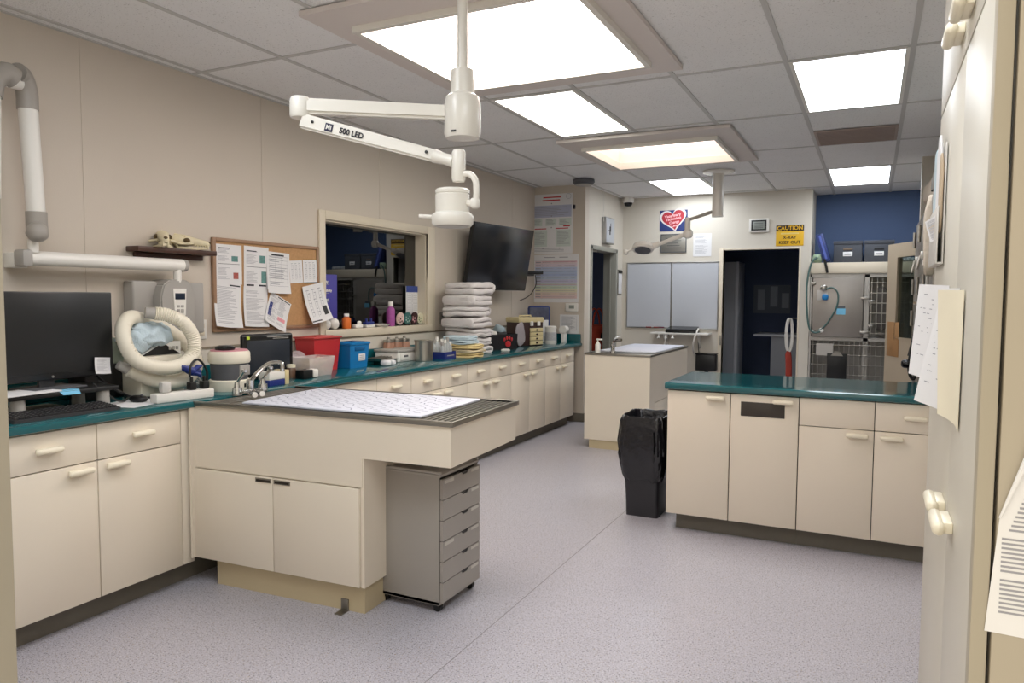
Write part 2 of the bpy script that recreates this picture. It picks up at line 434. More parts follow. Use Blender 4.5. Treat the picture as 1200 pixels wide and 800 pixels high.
for (q, o, lab) in ((sky1, (-2.36, 2.60, -.98, 4.10), 'large glowing skylight with a flat beige frame above the front table'),
                    (sky2, (-2.37, 5.60, -.98, 7.05), 'smaller glowing skylight with a beige frame above the far table')):
    t = thing('skylight', lab, 'skylight', ((q[0]+q[2])/2, (q[1]+q[3])/2, H), 0, 'framed skylights')
    cx, cy = (q[0]+q[2])/2, (q[1]+q[3])/2
    b = MB()
    for a, c, d, e in rect_minus(o[0]-cx, o[1]-cy, o[2]-cx, o[3]-cy, [(q[0]-cx, q[1]-cy, q[2]-cx, q[3]-cy)]): b.box(a, c, -.03, d, e, -.0065)
    b.build('frame', mat('beige_panel', '#d8cfc9', .5, var=.03), t, ang=0)
    b = MB(); x0, y0, x1, y1 = q[0]-cx, q[1]-cy, q[2]-cx, q[3]-cy; w = .028
    b.box(x0, y0, -.06, x0+w, y1, -.0001); b.box(x1-w, y0, -.06, x1, y1, -.0001); b.box(x0+w, y0, -.06, x1-w, y0+w, -.0001); b.box(x0+w, y1-w, -.06, x1-w, y1, -.0001)
    b.build('lip', M_whitew, t)
    b = MB(); tt = .012; zt = .40
    b.box(x0, y0, -.0, x0+tt, y1, zt); b.box(x1-tt, y0, 0, x1, y1, zt); b.box(x0+tt, y0, 0, x1-tt, y0+tt, zt); b.box(x0+tt, y1-tt, 0, x1-tt, y1, zt)
    b.build('well', M_well, t, ang=0)
    zl = .0 if q is sky1 else .12
    b = MB(); b.box(x0+.013, y0+.013, zl, x1-.013, y1-.013, zl+.01)
    b.build('lens', M_sky if q is sky1 else M_skyw, t, ang=0)
t = thing('air_vent', 'brownish square ceiling air vent panel with stained surround beside the light panel', 'air vent', (A0+TX/2, R0+TY+.9, H))
b = MB(); b.box(-.29, -.28, -.012, .29, .28, -.0065, bev=.003); b.build('frame', mat('vent_brown', '#b3a39b', .7, var=.1), t)
b = MB()
for i in range(12): b.box(-.27, -.262+i*.044, -.018, .27, -.236+i*.044, -.012)
b.build('louvres', mat('vent_brown_dark', '#9c8c84', .7, var=.1), t, ang=0)
t = thing('smoke_detector', 'dark round ceiling speaker over the wall chart corner', 'detector', (-2.86, 7.55, H-.006))
b = MB(); b.lathe([(0, 0), (.115, 0), (.12, -.03), (.1, -.055), (0, -.06)], seg=24); b.build('housing', M_greyd, t)
b = MB(); b.lathe([(0, -.058), (.09, -.056), (.085, -.066), (0, -.07)], seg=24); b.build('cap', M_greyl, t)
t = thing('security_camera', 'white dome security camera with black eye in the back corner', 'security camera', (-2.86, 9.17, H))
b = MB(); b.lathe([(0, 0), (.075, 0), (.075, -.055), (.06, -.07), (0, -.07)], seg=20); b.build('base', M_white, t)
b = MB(); b.lathe([(.055, -.07), (.05, -.095), (.03, -.115), (0, -.12)], seg=20); b.build('dome', M_blackg, t)
tag(MB().tube([(-2.925, 8.40, 2.72), (-2.925, 8.41, 2.5), (-2.926, 8.41, 2.35)], .003, 6).build('pull_cord', M_cordw), 'thin white cord hanging from the ceiling over the grey wall clock', 'cord')

# ------------------------------------------------------------------ cabinets
def handle_mb(cx, z, w=.115):
    b = MB(); b.box(cx-w/2, -.034, z-.013, cx+w/2, -.012, z+.013, bev=.011, seg=3)
    b.box(cx-w/2+.012, -.016, z-.009, cx+w/2-.012, .0, z+.011, bev=.003)
    return b
def cabinet(label, loc, rz, w, cols, depth=.58, name='base_cabinet', group=None, top=.882, toe=.105, zd=.717, inset=0):
    """cols: (x0, x1, top drawer?, door handle side, drawer handle?, slot?)"""
    t = thing(name, label, 'cabinet', loc, rz, group)
    b = MB(); b.box(0, .02, toe, w, depth, top); b.build('body', [M_gap], t, ang=0)
    b = MB(); b.box(inset, .075, 0, w, depth-inset, toe); b.build('toe_kick', M_toe, t, ang=0)
    g = .0022
    for (x0, x1, drawer, side, dh, slot) in cols:
        zt = zd if drawer else top-.006
        b = MB(); b.box(x0+g, 0, toe+.003, x1-g, .02, zt-g, bev=.002); d = b.build('door', M_cream, t)
        if side:
            cx = x1-.085 if side == 'R' else x0+.085
            handle_mb(cx, zt-.032).build('handle', M_handle, d)
        if slot:
            b = MB(); b.box(slot[0], -.004, slot[1], slot[2], .003, slot[3], bev=.002); b.build('slot_plate', mat('slot_dark', '#3b342d', .5), d)
        if drawer:
            b = MB(); b.box(x0+g, 0, zd+g, x1-g, .02, top-.006, bev=.002); d = b.build('drawer', M_cream, t)
            if dh: handle_mb((x0+x1)/2 if dh == 1 else dh, zd+.085).build('handle', M_handle, d)
    return t
XF = -3.015
cabinet('cream base cabinet with two drawers under the computer keyboard', (XF, 1.60, 0), LW, .863, [(0, .434, True, 'R', 1, None), (.434, .863, True, 'L', 1, None)])
t = thing('filler_panel', 'narrow cream filler strip in the corner beside the stainless topped table', 'panel', (XF, 2.463, 0), LW)
b = MB(); b.box(.002, 0, .108, .0665, .02, .877, bev=.002); b.build('strip', M_cream, t)
b = MB(); b.box(0, .075, 0, .8, .1, .105); b.build('toe_kick', M_toe, t)
fl = ['first cream drawer cabinet beyond the stainless topped table', 'second cream drawer cabinet beyond the table, below the white instrument case', 'third cream drawer cabinet beyond the table, below the towel stack',
      'fourth cream drawer cabinet beyond the table, before the last one', 'last cream drawer cabinet of the long run, at the corner wall']
ys = [3.63, 4.458, 5.285, 6.115, 6.925, 7.72]
for i in range(5):
    w = ys[i+1]-ys[i]
    cabinet(fl[i], (XF, ys[i], 0), LW, w-.001, [(0, w/2, True, 'R', 1, None), (w/2, w-.001, True, 'L', 1, None)], group='cream cabinets along the left wall')
cabinet('short cream corner cabinet hidden behind the stainless topped table', (XF, 3.33, 0), LW, .299, [(0, .299, True, 'L', 1, None)], group='cream cabinets along the left wall')
# left worktop with rounded front
t = thing('countertop', 'long teal laminate countertop along the left wall', 'countertop', (XL, 1.56, .882))
b = MB(); prof = [(.001, 0), (.600, 0), (.612, .006), (.616, .019), (.612, .032), (.600, .038), (.001, .038)]
b.prism([(x, z) for x, z in prof], 6.335, 'y'); b.build('slab', M_teal, t)
b = MB(); b.box(.001, 0, .0385, .02, 6.33, .138, bev=.003); b.box(.02, 6.315, .0385, .60, 6.335, .138, bev=.003); b.build('backsplash', M_teal, t)

# island
IY = 4.45
def gx(x): return x+1.118
cabinet('cream island cabinet with one full height door at the open end', (-1.118, IY, 0), 0, .377, [(0, .377, False, 'R', 0, None)], depth=.70, inset=.05, group='cream cabinets of the island')
cabinet('cream island cabinet with a dark waste slot in its door', (-.740, IY, 0), 0, .381, [(0, .381, False, 'R', 0, (.06, .748, .305, .833))], depth=.70, group='cream cabinets of the island')
cabinet('cream island cabinet with two drawers over two doors by the tall cupboards', (-.358, IY, 0), 0, .78, [(0, .388, True, 'R', 0, None), (.388, .78, True, 'L', .585, None)], depth=.70, group='cream cabinets of the island')
cabinet('cream end cabinet of the island behind the tall cupboards', (.423, IY, 0), 0, .6, [(0, .6, True, 'L', 1, None)], depth=.70, group='cream cabinets of the island')
t = thing('island_countertop', 'teal laminate top of the island with a rounded edge', 'countertop', (-1.13, IY-.022, .882))
b = MB(); pr = [(0, .006), (.008, 0), (.76, 0), (.772, .006), (.776, .019), (.772, .034), (.76, .040), (.008, .040), (0, .034), (-.004, .02)]
b.prism(pr, 2.17, 'x'); b.build('slab', M_teal, t)

# near wet table: apron box, lower cupboard, stainless top
t = thing('exam_table', 'cream wet exam table with stainless top and overhanging end in front', 'exam table', (-3.005, 2.53, 0), .056)
b = MB(); b.prism([(0, .588), (.995, .588), (.995, .72), (1.44, .72), (1.44, .895), (0, .895)], .70, 'y', off=0); b.build('apron', M_cream, t, ang=0)
b = MB(); b.box(.0, .012, .13, .985, .68, .588); b.box(.985, .004, .13, 1.003, .69, .7195); b.box(.0, -.03, .135, .012, .012, .895); b.build('cupboard_body', M_cream, t, ang=0)
b = MB(); b.box(.11, .03, 0, .985, .66, .13); b.build('plinth', M_creamd, t, ang=0)
b = MB(); b.box(.86, .021, .0, .90, .0295, .055, bev=.003); b.box(.86, -.03, 0, .90, .03, .004); b.build('floor_bracket', M_steeld, t)
for i, (x0, x1) in enumerate(((.004, .501), (.505, .984))):
    b = MB(); b.box(x0, -.012, .135, x1, .01, .583, bev=.002); d = b.build('door', M_cream, t)
    xa, xb = (x1-.10, x1-.006) if i == 0 else (x0+.006, x0+.10)
    b = MB(); b.box(xa, -.015, .558, xb, -.011, .578); d2b = b.build('finger_pull', M_steeld, d)
    b = MB(); b.box(xa+.006, -.0165, .561, xb-.006, -.0145, .572); b.build('recess', M_gap, d2b)
b = MB()
b.box(-.005, -.012, .895, 1.455, .005, .918, bev=.003); b.box(-.005, .695, .895, 1.455, .712, .918, bev=.003); b.box(1.437, .005, .895, 1.455, .695, .918, bev=.003); b.box(-.005, .005, .895, .012, .695, .918, bev=.003)
b.box(.012, .005, .895, 1.437, .695, .906)
for i in range(6): b.box(1.255+i*.028, .03, .906, 1.267+i*.028, .67, .912, bev=.002)
for i in range(4): b.box(.06+i*.035, .03, .906, .075+i*.035, .67, .912, bev=.002)
b.build('steel_top', M_steeld, t)
# pad of printed white film on the top
b = MB(); b.box(0, 0, 0, 1.0, .60, .010, bev=.003)
r2 = random.Random(3)
for i in range(26):
    for j in range(10):
        x, y = .03+i*.0365+r2.uniform(-.006, .006), .04+j*.056+r2.uniform(-.006, .006)+(.028 if i % 2 else 0)
        if y > .57: continue
        L = .020+r2.random()*.014; a = r2.uniform(-.5, 2.2)
        dx, dy = math.cos(a)*L/2, math.sin(a)*L/2; nx, ny = -math.sin(a)*.0030, math.cos(a)*.0030
        b.quad((x-dx-nx, y-dy-ny, .0106), (x+dx-nx, y+dy-ny, .0106), (x+dx+nx, y+dy+ny, .0106), (x-dx+nx, y-dy+ny, .0106), 1)
ring = [(.5+.16*math.cos(a*PI/20), .33+.13*math.sin(a*PI/20)) for a in range(40)]
for i in range(0, 40):
    if i % 10 == 9: continue
    (ax_, ay), (bx, by) = ring[i], ring[(i+1) % 40]
    k = .985
    b.quad((ax_, ay, .0106), (bx, by, .0106), (.5+(bx-.5)*k, .33+(by-.33)*k, .0106), (.5+(ax_-.5)*k, .33+(ay-.33)*k, .0106), 1)
o = b.build('table_pad', [mat('white_pad', '#d6d9e4', .6, var=.02), mat('pad_print', '#70788f', .7)], loc=(-2.74, 2.593, .9125), rot=(0, 0, .056))
tag(o, 'white disposable pad with grey printed marks on the stainless table', 'pad')
# faucet of the near table
t = thing('faucet', 'chrome two handled faucet at the left end of the front table', 'faucet', (-2.965, 2.865, .919))
b = MB(); b.lathe([(0, 0), (.028, 0), (.028, .015), (.02, .02), (.02, .07), (.014, .075), (0, .075)], seg=16); b.lathe([(0, 0), (.026, 0), (.024, .04), (0, .04)], (0, -.09, 0), 16); b.lathe([(0, 0), (.026, 0), (.024, .04), (0, .04)], (0, .09, 0), 16); b.box(-.018, -.09, .004, .018, .09, .022, bev=.004)
b.build('body', M_chrome, t)
b = MB(); b.tube(spline([(0, 0, .06), (.03, .01, .1), (.09, .035, .155), (.15, .06, .165), (.165, .065, .15), (.165, .065, .12)], 6), .012, 10); b.build('spout', M_chrome, t)
for s in (-1, 1):
    b = MB(); b.cyl((0, .09*s, .04), (0, .09*s, .07), .016, .012, 12); b.tube([(0, .09*s, .065), (.02, .09*s-.0, .09), (.055, .09*s+.0, .125)], [.008, .008, .011], 8); b.lathe([(0, -.004), (.015, 0), (.017, .012), (0, .018)], (.055, .09*s, .125), 12)
    b.build('handle', M_chrome, t)
t = thing('sprayer_hose', 'pair of small chrome hose connectors with white ends by the front faucet', 'hose connector', (-2.885, 2.79, .92))
b = MB(); b.cyl((0, 0, .012), (.06, -.03, .012), .011, seg=10); b.cyl((.0, .04, .012), (.06, .02, .012), .011, seg=10); b.build('connector', M_chrome, t)
b = MB(); b.cyl((.058, -.029, .012), (.064, -.032, .012), .014, seg=12); b.cyl((.058, .0207, .012), (.064, .0187, .012), .014, seg=12); b.build('cap', M_white, t)

# rolling drawer unit
t = thing('drawer_unit', 'grey metal six drawer unit on castors under the table overhang', 'drawer unit', (-2.065, 2.765, 0))
W, D = .36, .355
b = MB(); b.box(0, 0, .04, .345, D, .055); b.box(0, 0, .04, .345, .004, .655, bev=.0015); b.box(0, D-.004, .04, .345, D, .655, bev=.0015); b.box(0, 0, .04, .004, D, .655)
b.box(0, 0, .65, .35, D, .664, bev=.004); b.box(.0, .0, .664, .35, .012, .676, bev=.003); b.box(.0, D-.012, .664, .35, D, .676, bev=.003); b.box(0, 0, .664, .012, D, .676, bev=.003)
b.box(.02, .02, .056, .335, D-.02, .645, 1)
b.build('case', [M_grey, M_gap], t)
hd = .0985
for i in range(6):
    z0 = .053+i*hd; z1 = z0+hd-.004
    b = MB()
    yc = D/2+.03; n = .035
    b.prism([(.006, z0), (D-.006, z0), (D-.006, z1), (yc+n, z1), (yc+n*.6, z1-.014), (yc-n*.6, z1-.014), (yc-n, z1), (.006, z1)], .015, 'x', off=.345)
    d = b.build('drawer', M_grey, t, ang=0)
    b = MB(); b.prism([(yc-n, z1), (yc-n*.6, z1-.0135), (yc+n*.6, z1-.0135), (yc+n, z1)], .012, 'x', off=.344); b.build('finger_notch', M_black, d)
    b = MB(); b.box(.36, D-.09, z1-.018, .3612, D-.02, z1-.004)
    if i in (5, 2): b.box(.36, .02, z1-.022, .3612, .10, z1-.006)
    b.build('drawer_label', mat('drawer_tag', '#c9c5bb', .6), d, ang=0)
for x in (.03, .32):
    for y in (.03, D-.03):
        b = MB(); b.cyl((x-.0, y-.012, .02), (x, y+.012, .02), .02, seg=14); b.box(x-.012, y-.015, .02, x+.012, y+.015, .042); b.build('castor', M_black, t)

t.scale = (1, 1, .965)

# far wet table
t = thing('exam_table', 'cream wet exam table at the back below the whiteboard', 'exam table', (-2.45, 6.56, 0))
b = MB(); b.box(0, 0, .085, .635, .17, .895); b.box(0, .17, .455, .635, 1.5, .895); b.build('body', M_cream, t, ang=0)
b = MB(); b.box(.03, .17, .085, .62, 1.3, .455); b.build('cupboard_body', M_cream, t, ang=0)
b = MB(); b.box(.62, .18, .1, .632, .72, .448, bev=.002); b.box(.62, .724, .1, .632, 1.28, .448, bev=.002); b.build('side_doors', M_cream, t)
b = MB(); b.box(.045, .012, 0, .62, 1.25, .085); b.build('plinth', M_creamd, t, ang=0)
b = MB(); b.box(-.006, -.008, .895, .641, .012, .915, bev=.003); b.box(-.006, 1.49, .895, .641, 1.508, .915, bev=.003); b.box(-.006, .012, .895, .012, 1.49, .915, bev=.003); b.box(.623, .012, .895, .641, 1.49, .915, bev=.003); b.box(.012, .012, .895, .623, 1.49, .905)
b.build('steel_top', M_steeld, t)
b = MB(); b.box(0, 0, 0, .56, 1.17, .014, bev=.004)
tag(b.build('table_pad', mat('white_pad', '#e9eaf0'), loc=(-2.41, 6.86, .9085)), 'plain white pad covering the far exam table', 'pad')
t = thing('faucet', 'small chrome gooseneck faucet on the far exam table', 'faucet', (-2.22, 6.70, .9055))
b = MB(); b.lathe([(0, 0), (.03, 0), (.028, .02), (.018, .03), (0, .03)], seg=14); b.tube(spline([(0, 0, .02), (0, -.0, .07), (.01, -.01, .11), (.05, -.03, .13), (.10, -.05, .135)], 5), [.02]*5+[.018]*5+[.014]*11, 10); b.build('body', M_chrome, t)
b = MB(); b.tube([(-.0, 0, .11), (.02, .01, .15), (.06, .02, .17)], [.008, .007, .007], 8); b.build('lever', M_chrome, t)
t = thing('soap_pump', 'small white sprayer bottle beside the far faucet', 'bottle', (-2.38, 6.72, .906))
b = MB(); b.lathe([(0, 0), (.026, 0), (.026, .08), (.014, .1), (0, .1)], seg=14); b.build('bottle', M_white, t)
b = MB(); b.cyl((0, 0, .1), (0, 0, .125), .008, seg=8); b.box(-.012, -.012, .122, .045, .012, .136, bev=.004); b.build('nozzle', M_white, t)

# tall cupboards on the right
XC = .14
t = thing('tall_cupboard', 'tall cream cupboard with double doors at the right edge', 'cupboard', (XC, 2.17, 0), -PI/2)
b = MB(); b.box(0, .02, .0, 1.10, .86, H-.012); b.build('body', [M_cream], t, ang=0)
sp = .57
for (x0, x1, z0, z1, sd) in ((.003, sp-.0015, .1, 1.895, 1), (sp+.0015, 1.098, .1, 1.895, -1), (.003, sp-.0015, 1.901, H-.03, 1), (sp+.0015, 1.098, 1.901, H-.03, -1)):
    b = MB(); b.box(x0, 0, z0, x1, .02, z1, bev=.002); d = b.build('door', mat('cupboard_laminate', '#cac4b6', .45, var=.02), t)
    cx = (x1-.075) if sd > 0 else x0+.075
    handle_mb(cx, 1.035 if z0 < 1 else 1.95, .11).build('handle', M_handle, d)

# ------------------------------------------------------------------ sheets of paper
def sheet_mb(w, h, seed=0, style='text', curl=0.0, photos=(), th=.0006, heads=(), cols=1, margin=.09):
    """a sheet in the local xz plane (centre top at the origin, front towards -y); curl lifts the foot"""
    r = random.Random(seed); b = MB(); n = 10
    def P(u, v, d):     # u 0..1 across, v 0..1 down
        return (-w/2+u*w, -curl*(v**2.2)-d-.35*abs(curl)*v*v*(u-.5)**2, -v*h+.25*abs(curl)*v*v*abs(u-.5))
    F = [[b.bm.verts.new(P(i/4, j/n, th)) for i in range(5)] for j in range(n+1)]
    K = [[b.bm.verts.new(P(i/4, j/n, 0)) for i in range(5)] for j in range(n+1)]
    for j in range(n):
        for i in range(4):
            b._face([F[j][i], F[j+1][i], F[j+1][i+1], F[j][i+1]], 0); b._face([K[j][i], K[j][i+1], K[j+1][i+1], K[j+1][i]], 0)
    for j in range(n):
        b._face([F[j][0], K[j][0], K[j+1][0], F[j+1][0]], 0); b._face([F[j][4], F[j+1][4], K[j+1][4], K[j][4]], 0)
    for i in range(4):
        b._face([F[0][i], F[0][i+1], K[0][i+1], K[0][i]], 0); b._face([F[n][i], K[n][i], K[n][i+1], F[n][i+1]], 0)
    def mark(u0, v0, u1, v1, m):
        d = th+.0006; k = max(1, int((v1-v0)*n*2))
        us = [u0, u1] if u1-u0 < .3 else [u0, (u0+u1)/2, u1]
        for q in range(k):
            a, c = v0+(v1-v0)*q/k, v0+(v1-v0)*(q+1)/k
            for ua, ub in zip(us, us[1:]):
                b.quad(P(ua, a, d), P(ua, c, d), P(ub, c, d), P(ub, a, d), m)
    def txt(u0, v0, u1, v1, dv=.028, m=1):
        v = v0
        while v < v1:
            if r.random() > .12: mark(u0, v, u0+(u1-u0)*(r.uniform(.55, 1)), v+dv*.30, m)
            v += dv
    if style == 'text':
        for c in range(cols):
            a = margin+c*(1-2*margin)/cols
            txt(a, margin, a+(1-2*margin)/cols*.95, 1-margin)
    elif style == 'form':
        for k in range(9):
            v = .1+k*.09; mark(.08, v, .92, v+.006, 1)
        for k in range(4): mark(.1+k*.26, .1, .106+k*.26, .82, 1)
        txt(.12, .12, .85, .8, .05)
    elif style == 'sketch':
        for k in range(3):
            u = .14+k*.28
            for q in range(9): mark(u+.1*abs(math.sin(q))-.02, .12+q*.085, u+.12+.04*math.sin(q*2), .125+q*.085+.012, 1)
            mark(u+.02, .15, u+.03, .85, 1); mark(u+.13, .2, u+.14, .8, 1)
    elif style == 'split':
        txt(margin, .12, .55, .42); txt(margin, .55, .55, .88); mark(margin, .48, 1-margin, .49, 2)
    for (u0, v0, u1, v1, m) in photos: mark(u0, v0, u1, v1, m)
    for (u0, v0, u1, v1) in heads: mark(u0, v0, u1, v1, 2)
    return b
PM = [M_paper, M_ink, M_inkd, M_photo, M_photor, M_navyp, M_pinkn, M_black]
def sheet(label, loc, rz, w, h, tilt=0.0, cat='paper', group=None, name='paper_sheet', m=None, **k):
    o = sheet_mb(w, h, **k).build(name, m or PM)
    o.rotation_euler = (0, tilt, rz); o.location = loc
    return tag(o, label, cat, group)

# cork board and its papers on the left wall
t = thing('cork_board', 'wood framed cork notice board beside the window', 'notice board', (XL, 3.18, 1.215), LW)
b = MB(); b.box(.02, -.012, .02, .925, -.001, .555); b.build('cork', M_cork, t, ang=0)
b = MB(); b.box(0, -.022, 0, .025, -.001, .575, bev=.003); b.box(.925, -.022, 0, .945, -.001, .575, bev=.003); b.box(.025, -.022, .553, .925, -.001, .575, bev=.003); b.box(.025, -.022, 0, .925, -.001, .022, bev=.003); b.build('frame', M_oak, t)
xp = XL+.0135
g = 'papers pinned to the cork board'
bp = [('white printed sheet with two small pictures, top left of the cork board', 3.308, 1.752, .205, .245, 0, dict(style='split', seed=1, photos=[(.6, .28, .85, .42, 3), (.66, .70, .86, .86, 4)], heads=[(.1, .08, .55, .1)])),
      ('white printed sheet with teal pictures, second in the top row of the board', 3.535, 1.753, .21, .27, .02, dict(style='split', seed=2, photos=[(.62, .2, .86, .38, 3), (.7, .58, .9, .86, 3)], heads=[(.1, .1, .5, .12), (.1, .9, .4, .94), (.6, .9, .9, .94)])),
      ('white table form sheet with a dark heading, middle of the cork board', 3.726, 1.728, .21, .275, .035, dict(style='form', seed=3, curl=.02, heads=[(.2, .05, .75, .09)])),
      ('small sheet of line drawings on the board, left of its twin', 3.888, 1.682, .125, .155, -.07, dict(style='sketch', seed=4)),
      ('small sheet of line drawings at the right edge of the board', 4.028, 1.695, .14, .165, -.04, dict(style='sketch', seed=5, heads=[(.0, .0, 1, .02), (.0, .97, 1, 1)])),
      ('curling white letter at the lower left of the cork board', 3.30, 1.515, .21, .275, .09, dict(style='text', seed=6, curl=.035, photos=[(.55, .03, .95, .06, 2)])),
      ('white letter hanging second in the lower row, half under the table form', 3.525, 1.492, .205, .255, .05, dict(style='text', seed=7, curl=.02)),
      ('tilted leaflet with a blue stripe and pink mark below the table form', 3.752, 1.425, .205, .215, .45, dict(style='text', seed=8, cols=2, curl=.03, photos=[(.08, .3, .22, .75, 5), (.55, .62, .9, .74, 6), (.35, .03, .95, .06, 2)])),
      ('crooked white sheet with a dark photo overlapping the window frame', 4.045, 1.52, .215, .27, -.18, dict(style='sketch', seed=9, curl=.05, photos=[(.72, .62, .92, .85, 7), (.02, .93, .5, .96, 2)]))]
for i, (lab, y, z, w, h, tl, k) in enumerate(bp):
    o = sheet(lab, (xp+.0012*(i % 5)+(.012 if i in (8,) else 0), y, z), LW, w, h, tl, group=g, **k)
b = MB(); b.box(-.085, -.0005, -.22, .085, .012, 0)
b.build('stapled_backing', M_paper, o, ang=0) if False else b.bm.free()

# wall shelf with two animal skulls
t = thing('wall_shelf', 'narrow dark wood shelf on the wall above the x-ray arm', 'shelf', (XL, 2.62, 1.672), LW)
b = MB(); b.box(0, -.10, 0, .52, -.001, .028, bev=.003); b.build('board', M_walnut, t)
b = MB(); b.box(.04, -.03, -.03, .48, -.001, -.001, bev=.003); b.build('cleat', M_walnut, t)
def skull(label, y, rz, s):
    """local +x is the muzzle"""
    t = thing('animal_skull', label, 'animal skull', (XL+.055, y, 1.7005), rz, 'skulls on the wall shelf')
    b = MB()
    b.soft((-.055*s, 0, .046*s), (.095*s, .068*s, .060*s), 1, 22, 14, .003, 30, 1)
    b.tube([(-.02*s, 0, .046*s), (.01*s, 0, .044*s), (.05*s, 0, .036*s), (.088*s, 0, .030*s), (.098*s, 0, .028*s)], [.030*s, .022*s, .019*s, .015*s, .008*s], 14)
    b.tube([(-.105*s, 0, .052*s), (-.07*s, 0, .078*s), (-.02*s, 0, .072*s)], [.003*s, .006*s, .004*s], 6)
    for q in (-1, 1):
        b.tube(spline([(-.068*s, .030*q*s, .030*s), (-.045*s, .050*q*s, .027*s), (-.012*s, .050*q*s, .028*s), (.018*s, .024*q*s, .032*s)], 6), .0055*s, 8)
        for k in range(6): b.cyl((.026*s+.012*s*k, (.018-.0018*k)*q*s, .022*s), (.026*s+.012*s*k, (.019-.0018*k)*q*s, .012*s), .0042*s, .0015*s, 6)
        b.cyl((.088*s, .009*q*s, .022*s), (.090*s, .010*q*s, .002*s), .005*s, .001*s, 7)
    b.build('cranium', M_bone, t, ang=60)
    for q in (-1, 1):
        b = MB(); b.soft((-.012*s, .025*q*s, .046*s), (.034*s, .022*s, .026*s), 1, 14, 10); b.build('eye_socket', M_sock, t)
    b = MB(); b.soft((.092*s, 0, .036*s), (.022*s, .018*s, .014*s), 1, 12, 8); b.build('nose_opening', M_sock, t)
    b = MB()
    for q in (-1, 1):
        b.tube(spline([(-.062*s, .036*q*s, .026*s), (-.052*s, .036*q*s, .008*s), (.0, .026*q*s, .005*s), (.05*s, .014*q*s, .006*s), (.088*s, .004*q*s, .009*s)], 6), [.006*s]*6+[.0075*s]*12+[.005*s]*7, 8)
        for k in range(5): b.cyl((.014*s+.013*s*k, (.021-.003*k)*q*s, .008*s), (.014*s+.013*s*k, (.021-.003*k)*q*s, .017*s), .0035*s, .0012*s, 6)
    b.build('jaw', M_bone, t)
skull('larger cream animal skull on the left of the dark wall shelf', 2.81, LW+PI+1.0, 1.30)
skull('smaller cream animal skull on the right of the dark wall shelf', 2.985, LW-.75, 1.10)

# dental x-ray unit on the wall
t = thing('dental_xray_unit', 'wall mounted dental x-ray unit with white bar and grey folding arm', 'x-ray unit', (XL, 2.78, 1.23), LW)
def lx(y): return y-2.78
b = MB(); b.box(lx(2.595), -.085, .10, lx(2.745), -.001, .285, bev=.012, seg=3); b.build('left_box', M_greyl, t)
b = MB(); b.prism([(lx(2.72), .0), (lx(2.935), .0), (lx(2.94), .2), (lx(2.915), .275), (lx(2.88), .295), (lx(2.78), .295), (lx(2.735), .265), (lx(2.715), .2)], .145, 'y', off=-.146)
bmesh.ops.bevel(b.bm, geom=[e for e in b.bm.edges], offset=.008, segments=2, affect='EDGES'); b.build('main_box', M_greyl, t)
b = MB(); b.box(lx(2.945), -.09, -.01, lx(3.05), -.001, .28, bev=.01, seg=3); b.build('right_box', M_greyl, t)
b = MB(); b.prism([(lx(2.800), .10), (lx(2.820), .045), (lx(2.850), .045), (lx(2.870), .10), (lx(2.878), .245), (lx(2.792), .245)], .004, 'y', off=-.1495); cp = b.build('control_panel', M_white, t)
b = MB(); b.box(lx(2.803), -.152, .185, lx(2.868), -.1485, .220, bev=.002); b.build('display', M_lcd, cp)
b = MB()
for i in range(2):
    for j in range(2): b.box(lx(2.812+.026*i), -.152, .11+.03*j, lx(2.832+.026*i), -.149, .132+.022*j, bev=.003)
b.build('buttons', M_greyl, cp)
b = MB(); b.cyl((lx(2.03), -.125, .375), (lx(2.87), -.125, .375), .034, seg=18); b.cyl((lx(2.84), -.125, .372), (lx(2.84), -.125, .28), .022, seg=14); b.build('wall_bar', M_white, t)
b = MB(); b.box(lx(1.995), -.165, .335, lx(2.042), -.085, .412, bev=.012); b.build('end_cap', M_greyl, t); MB().cyl((lx(2.87), -.125, .375), (lx(2.895), -.125, .375), .036, .033, 18).build('end_cap', M_greyl, t)
b = MB(); b.box(lx(2.0), -.09, .33, lx(2.06), -.001, .40, bev=.006); b.build('wall_bracket', M_white, t)
b = MB(); b.cyl((lx(2.055), -.14, .40), (lx(2.055), -.14, .46), .022, seg=14); b.build('pivot', M_white, t)
b = MB(); b.tube([(lx(2.068), -.15, .545), (lx(2.045), -.15, 1.07)], [.038, .040], 20); b.build('lower_arm', M_white, t)
b = MB(); b.tube(spline([(lx(2.068), -.15, .585), (lx(2.068), -.15, .53), (lx(2.066), -.155, .49), (lx(2.055), -.165, .46)], 5), [.044]*11+[.046, .043, .036, .02, .01], 18); b.soft((lx(2.045), -.19, .49), (.085, .085, .09), .9, 18, 12); b.build('lower_elbow', M_grey, t)
b = MB(); b.tube(spline([(lx(2.045), -.15, 1.04), (lx(2.043), -.15, 1.12), (lx(2.02), -.16, 1.175), (lx(1.985), -.18, 1.185)], 5), .044, 18); b.build('upper_elbow', M_grey, t)
b = MB(); b.tube([(lx(2.0), -.17, 1.14), (lx(1.93), -.19, 1.135)], .028, 14); b.build('elbow_pin', M_white, t)
b = MB(); b.tube(spline([(lx(1.96), -.2, 1.15), (lx(1.92), -.205, 1.16), (lx(1.87), -.21, 1.12), (lx(1.855), -.21, 1.05)], 5), .048, 18); b.build('second_elbow', M_grey, t)
b = MB(); b.tube([(lx(1.855), -.21, 1.06), (lx(1.84), -.21, .62)], .04, 18); b.build('second_arm', M_white, t)

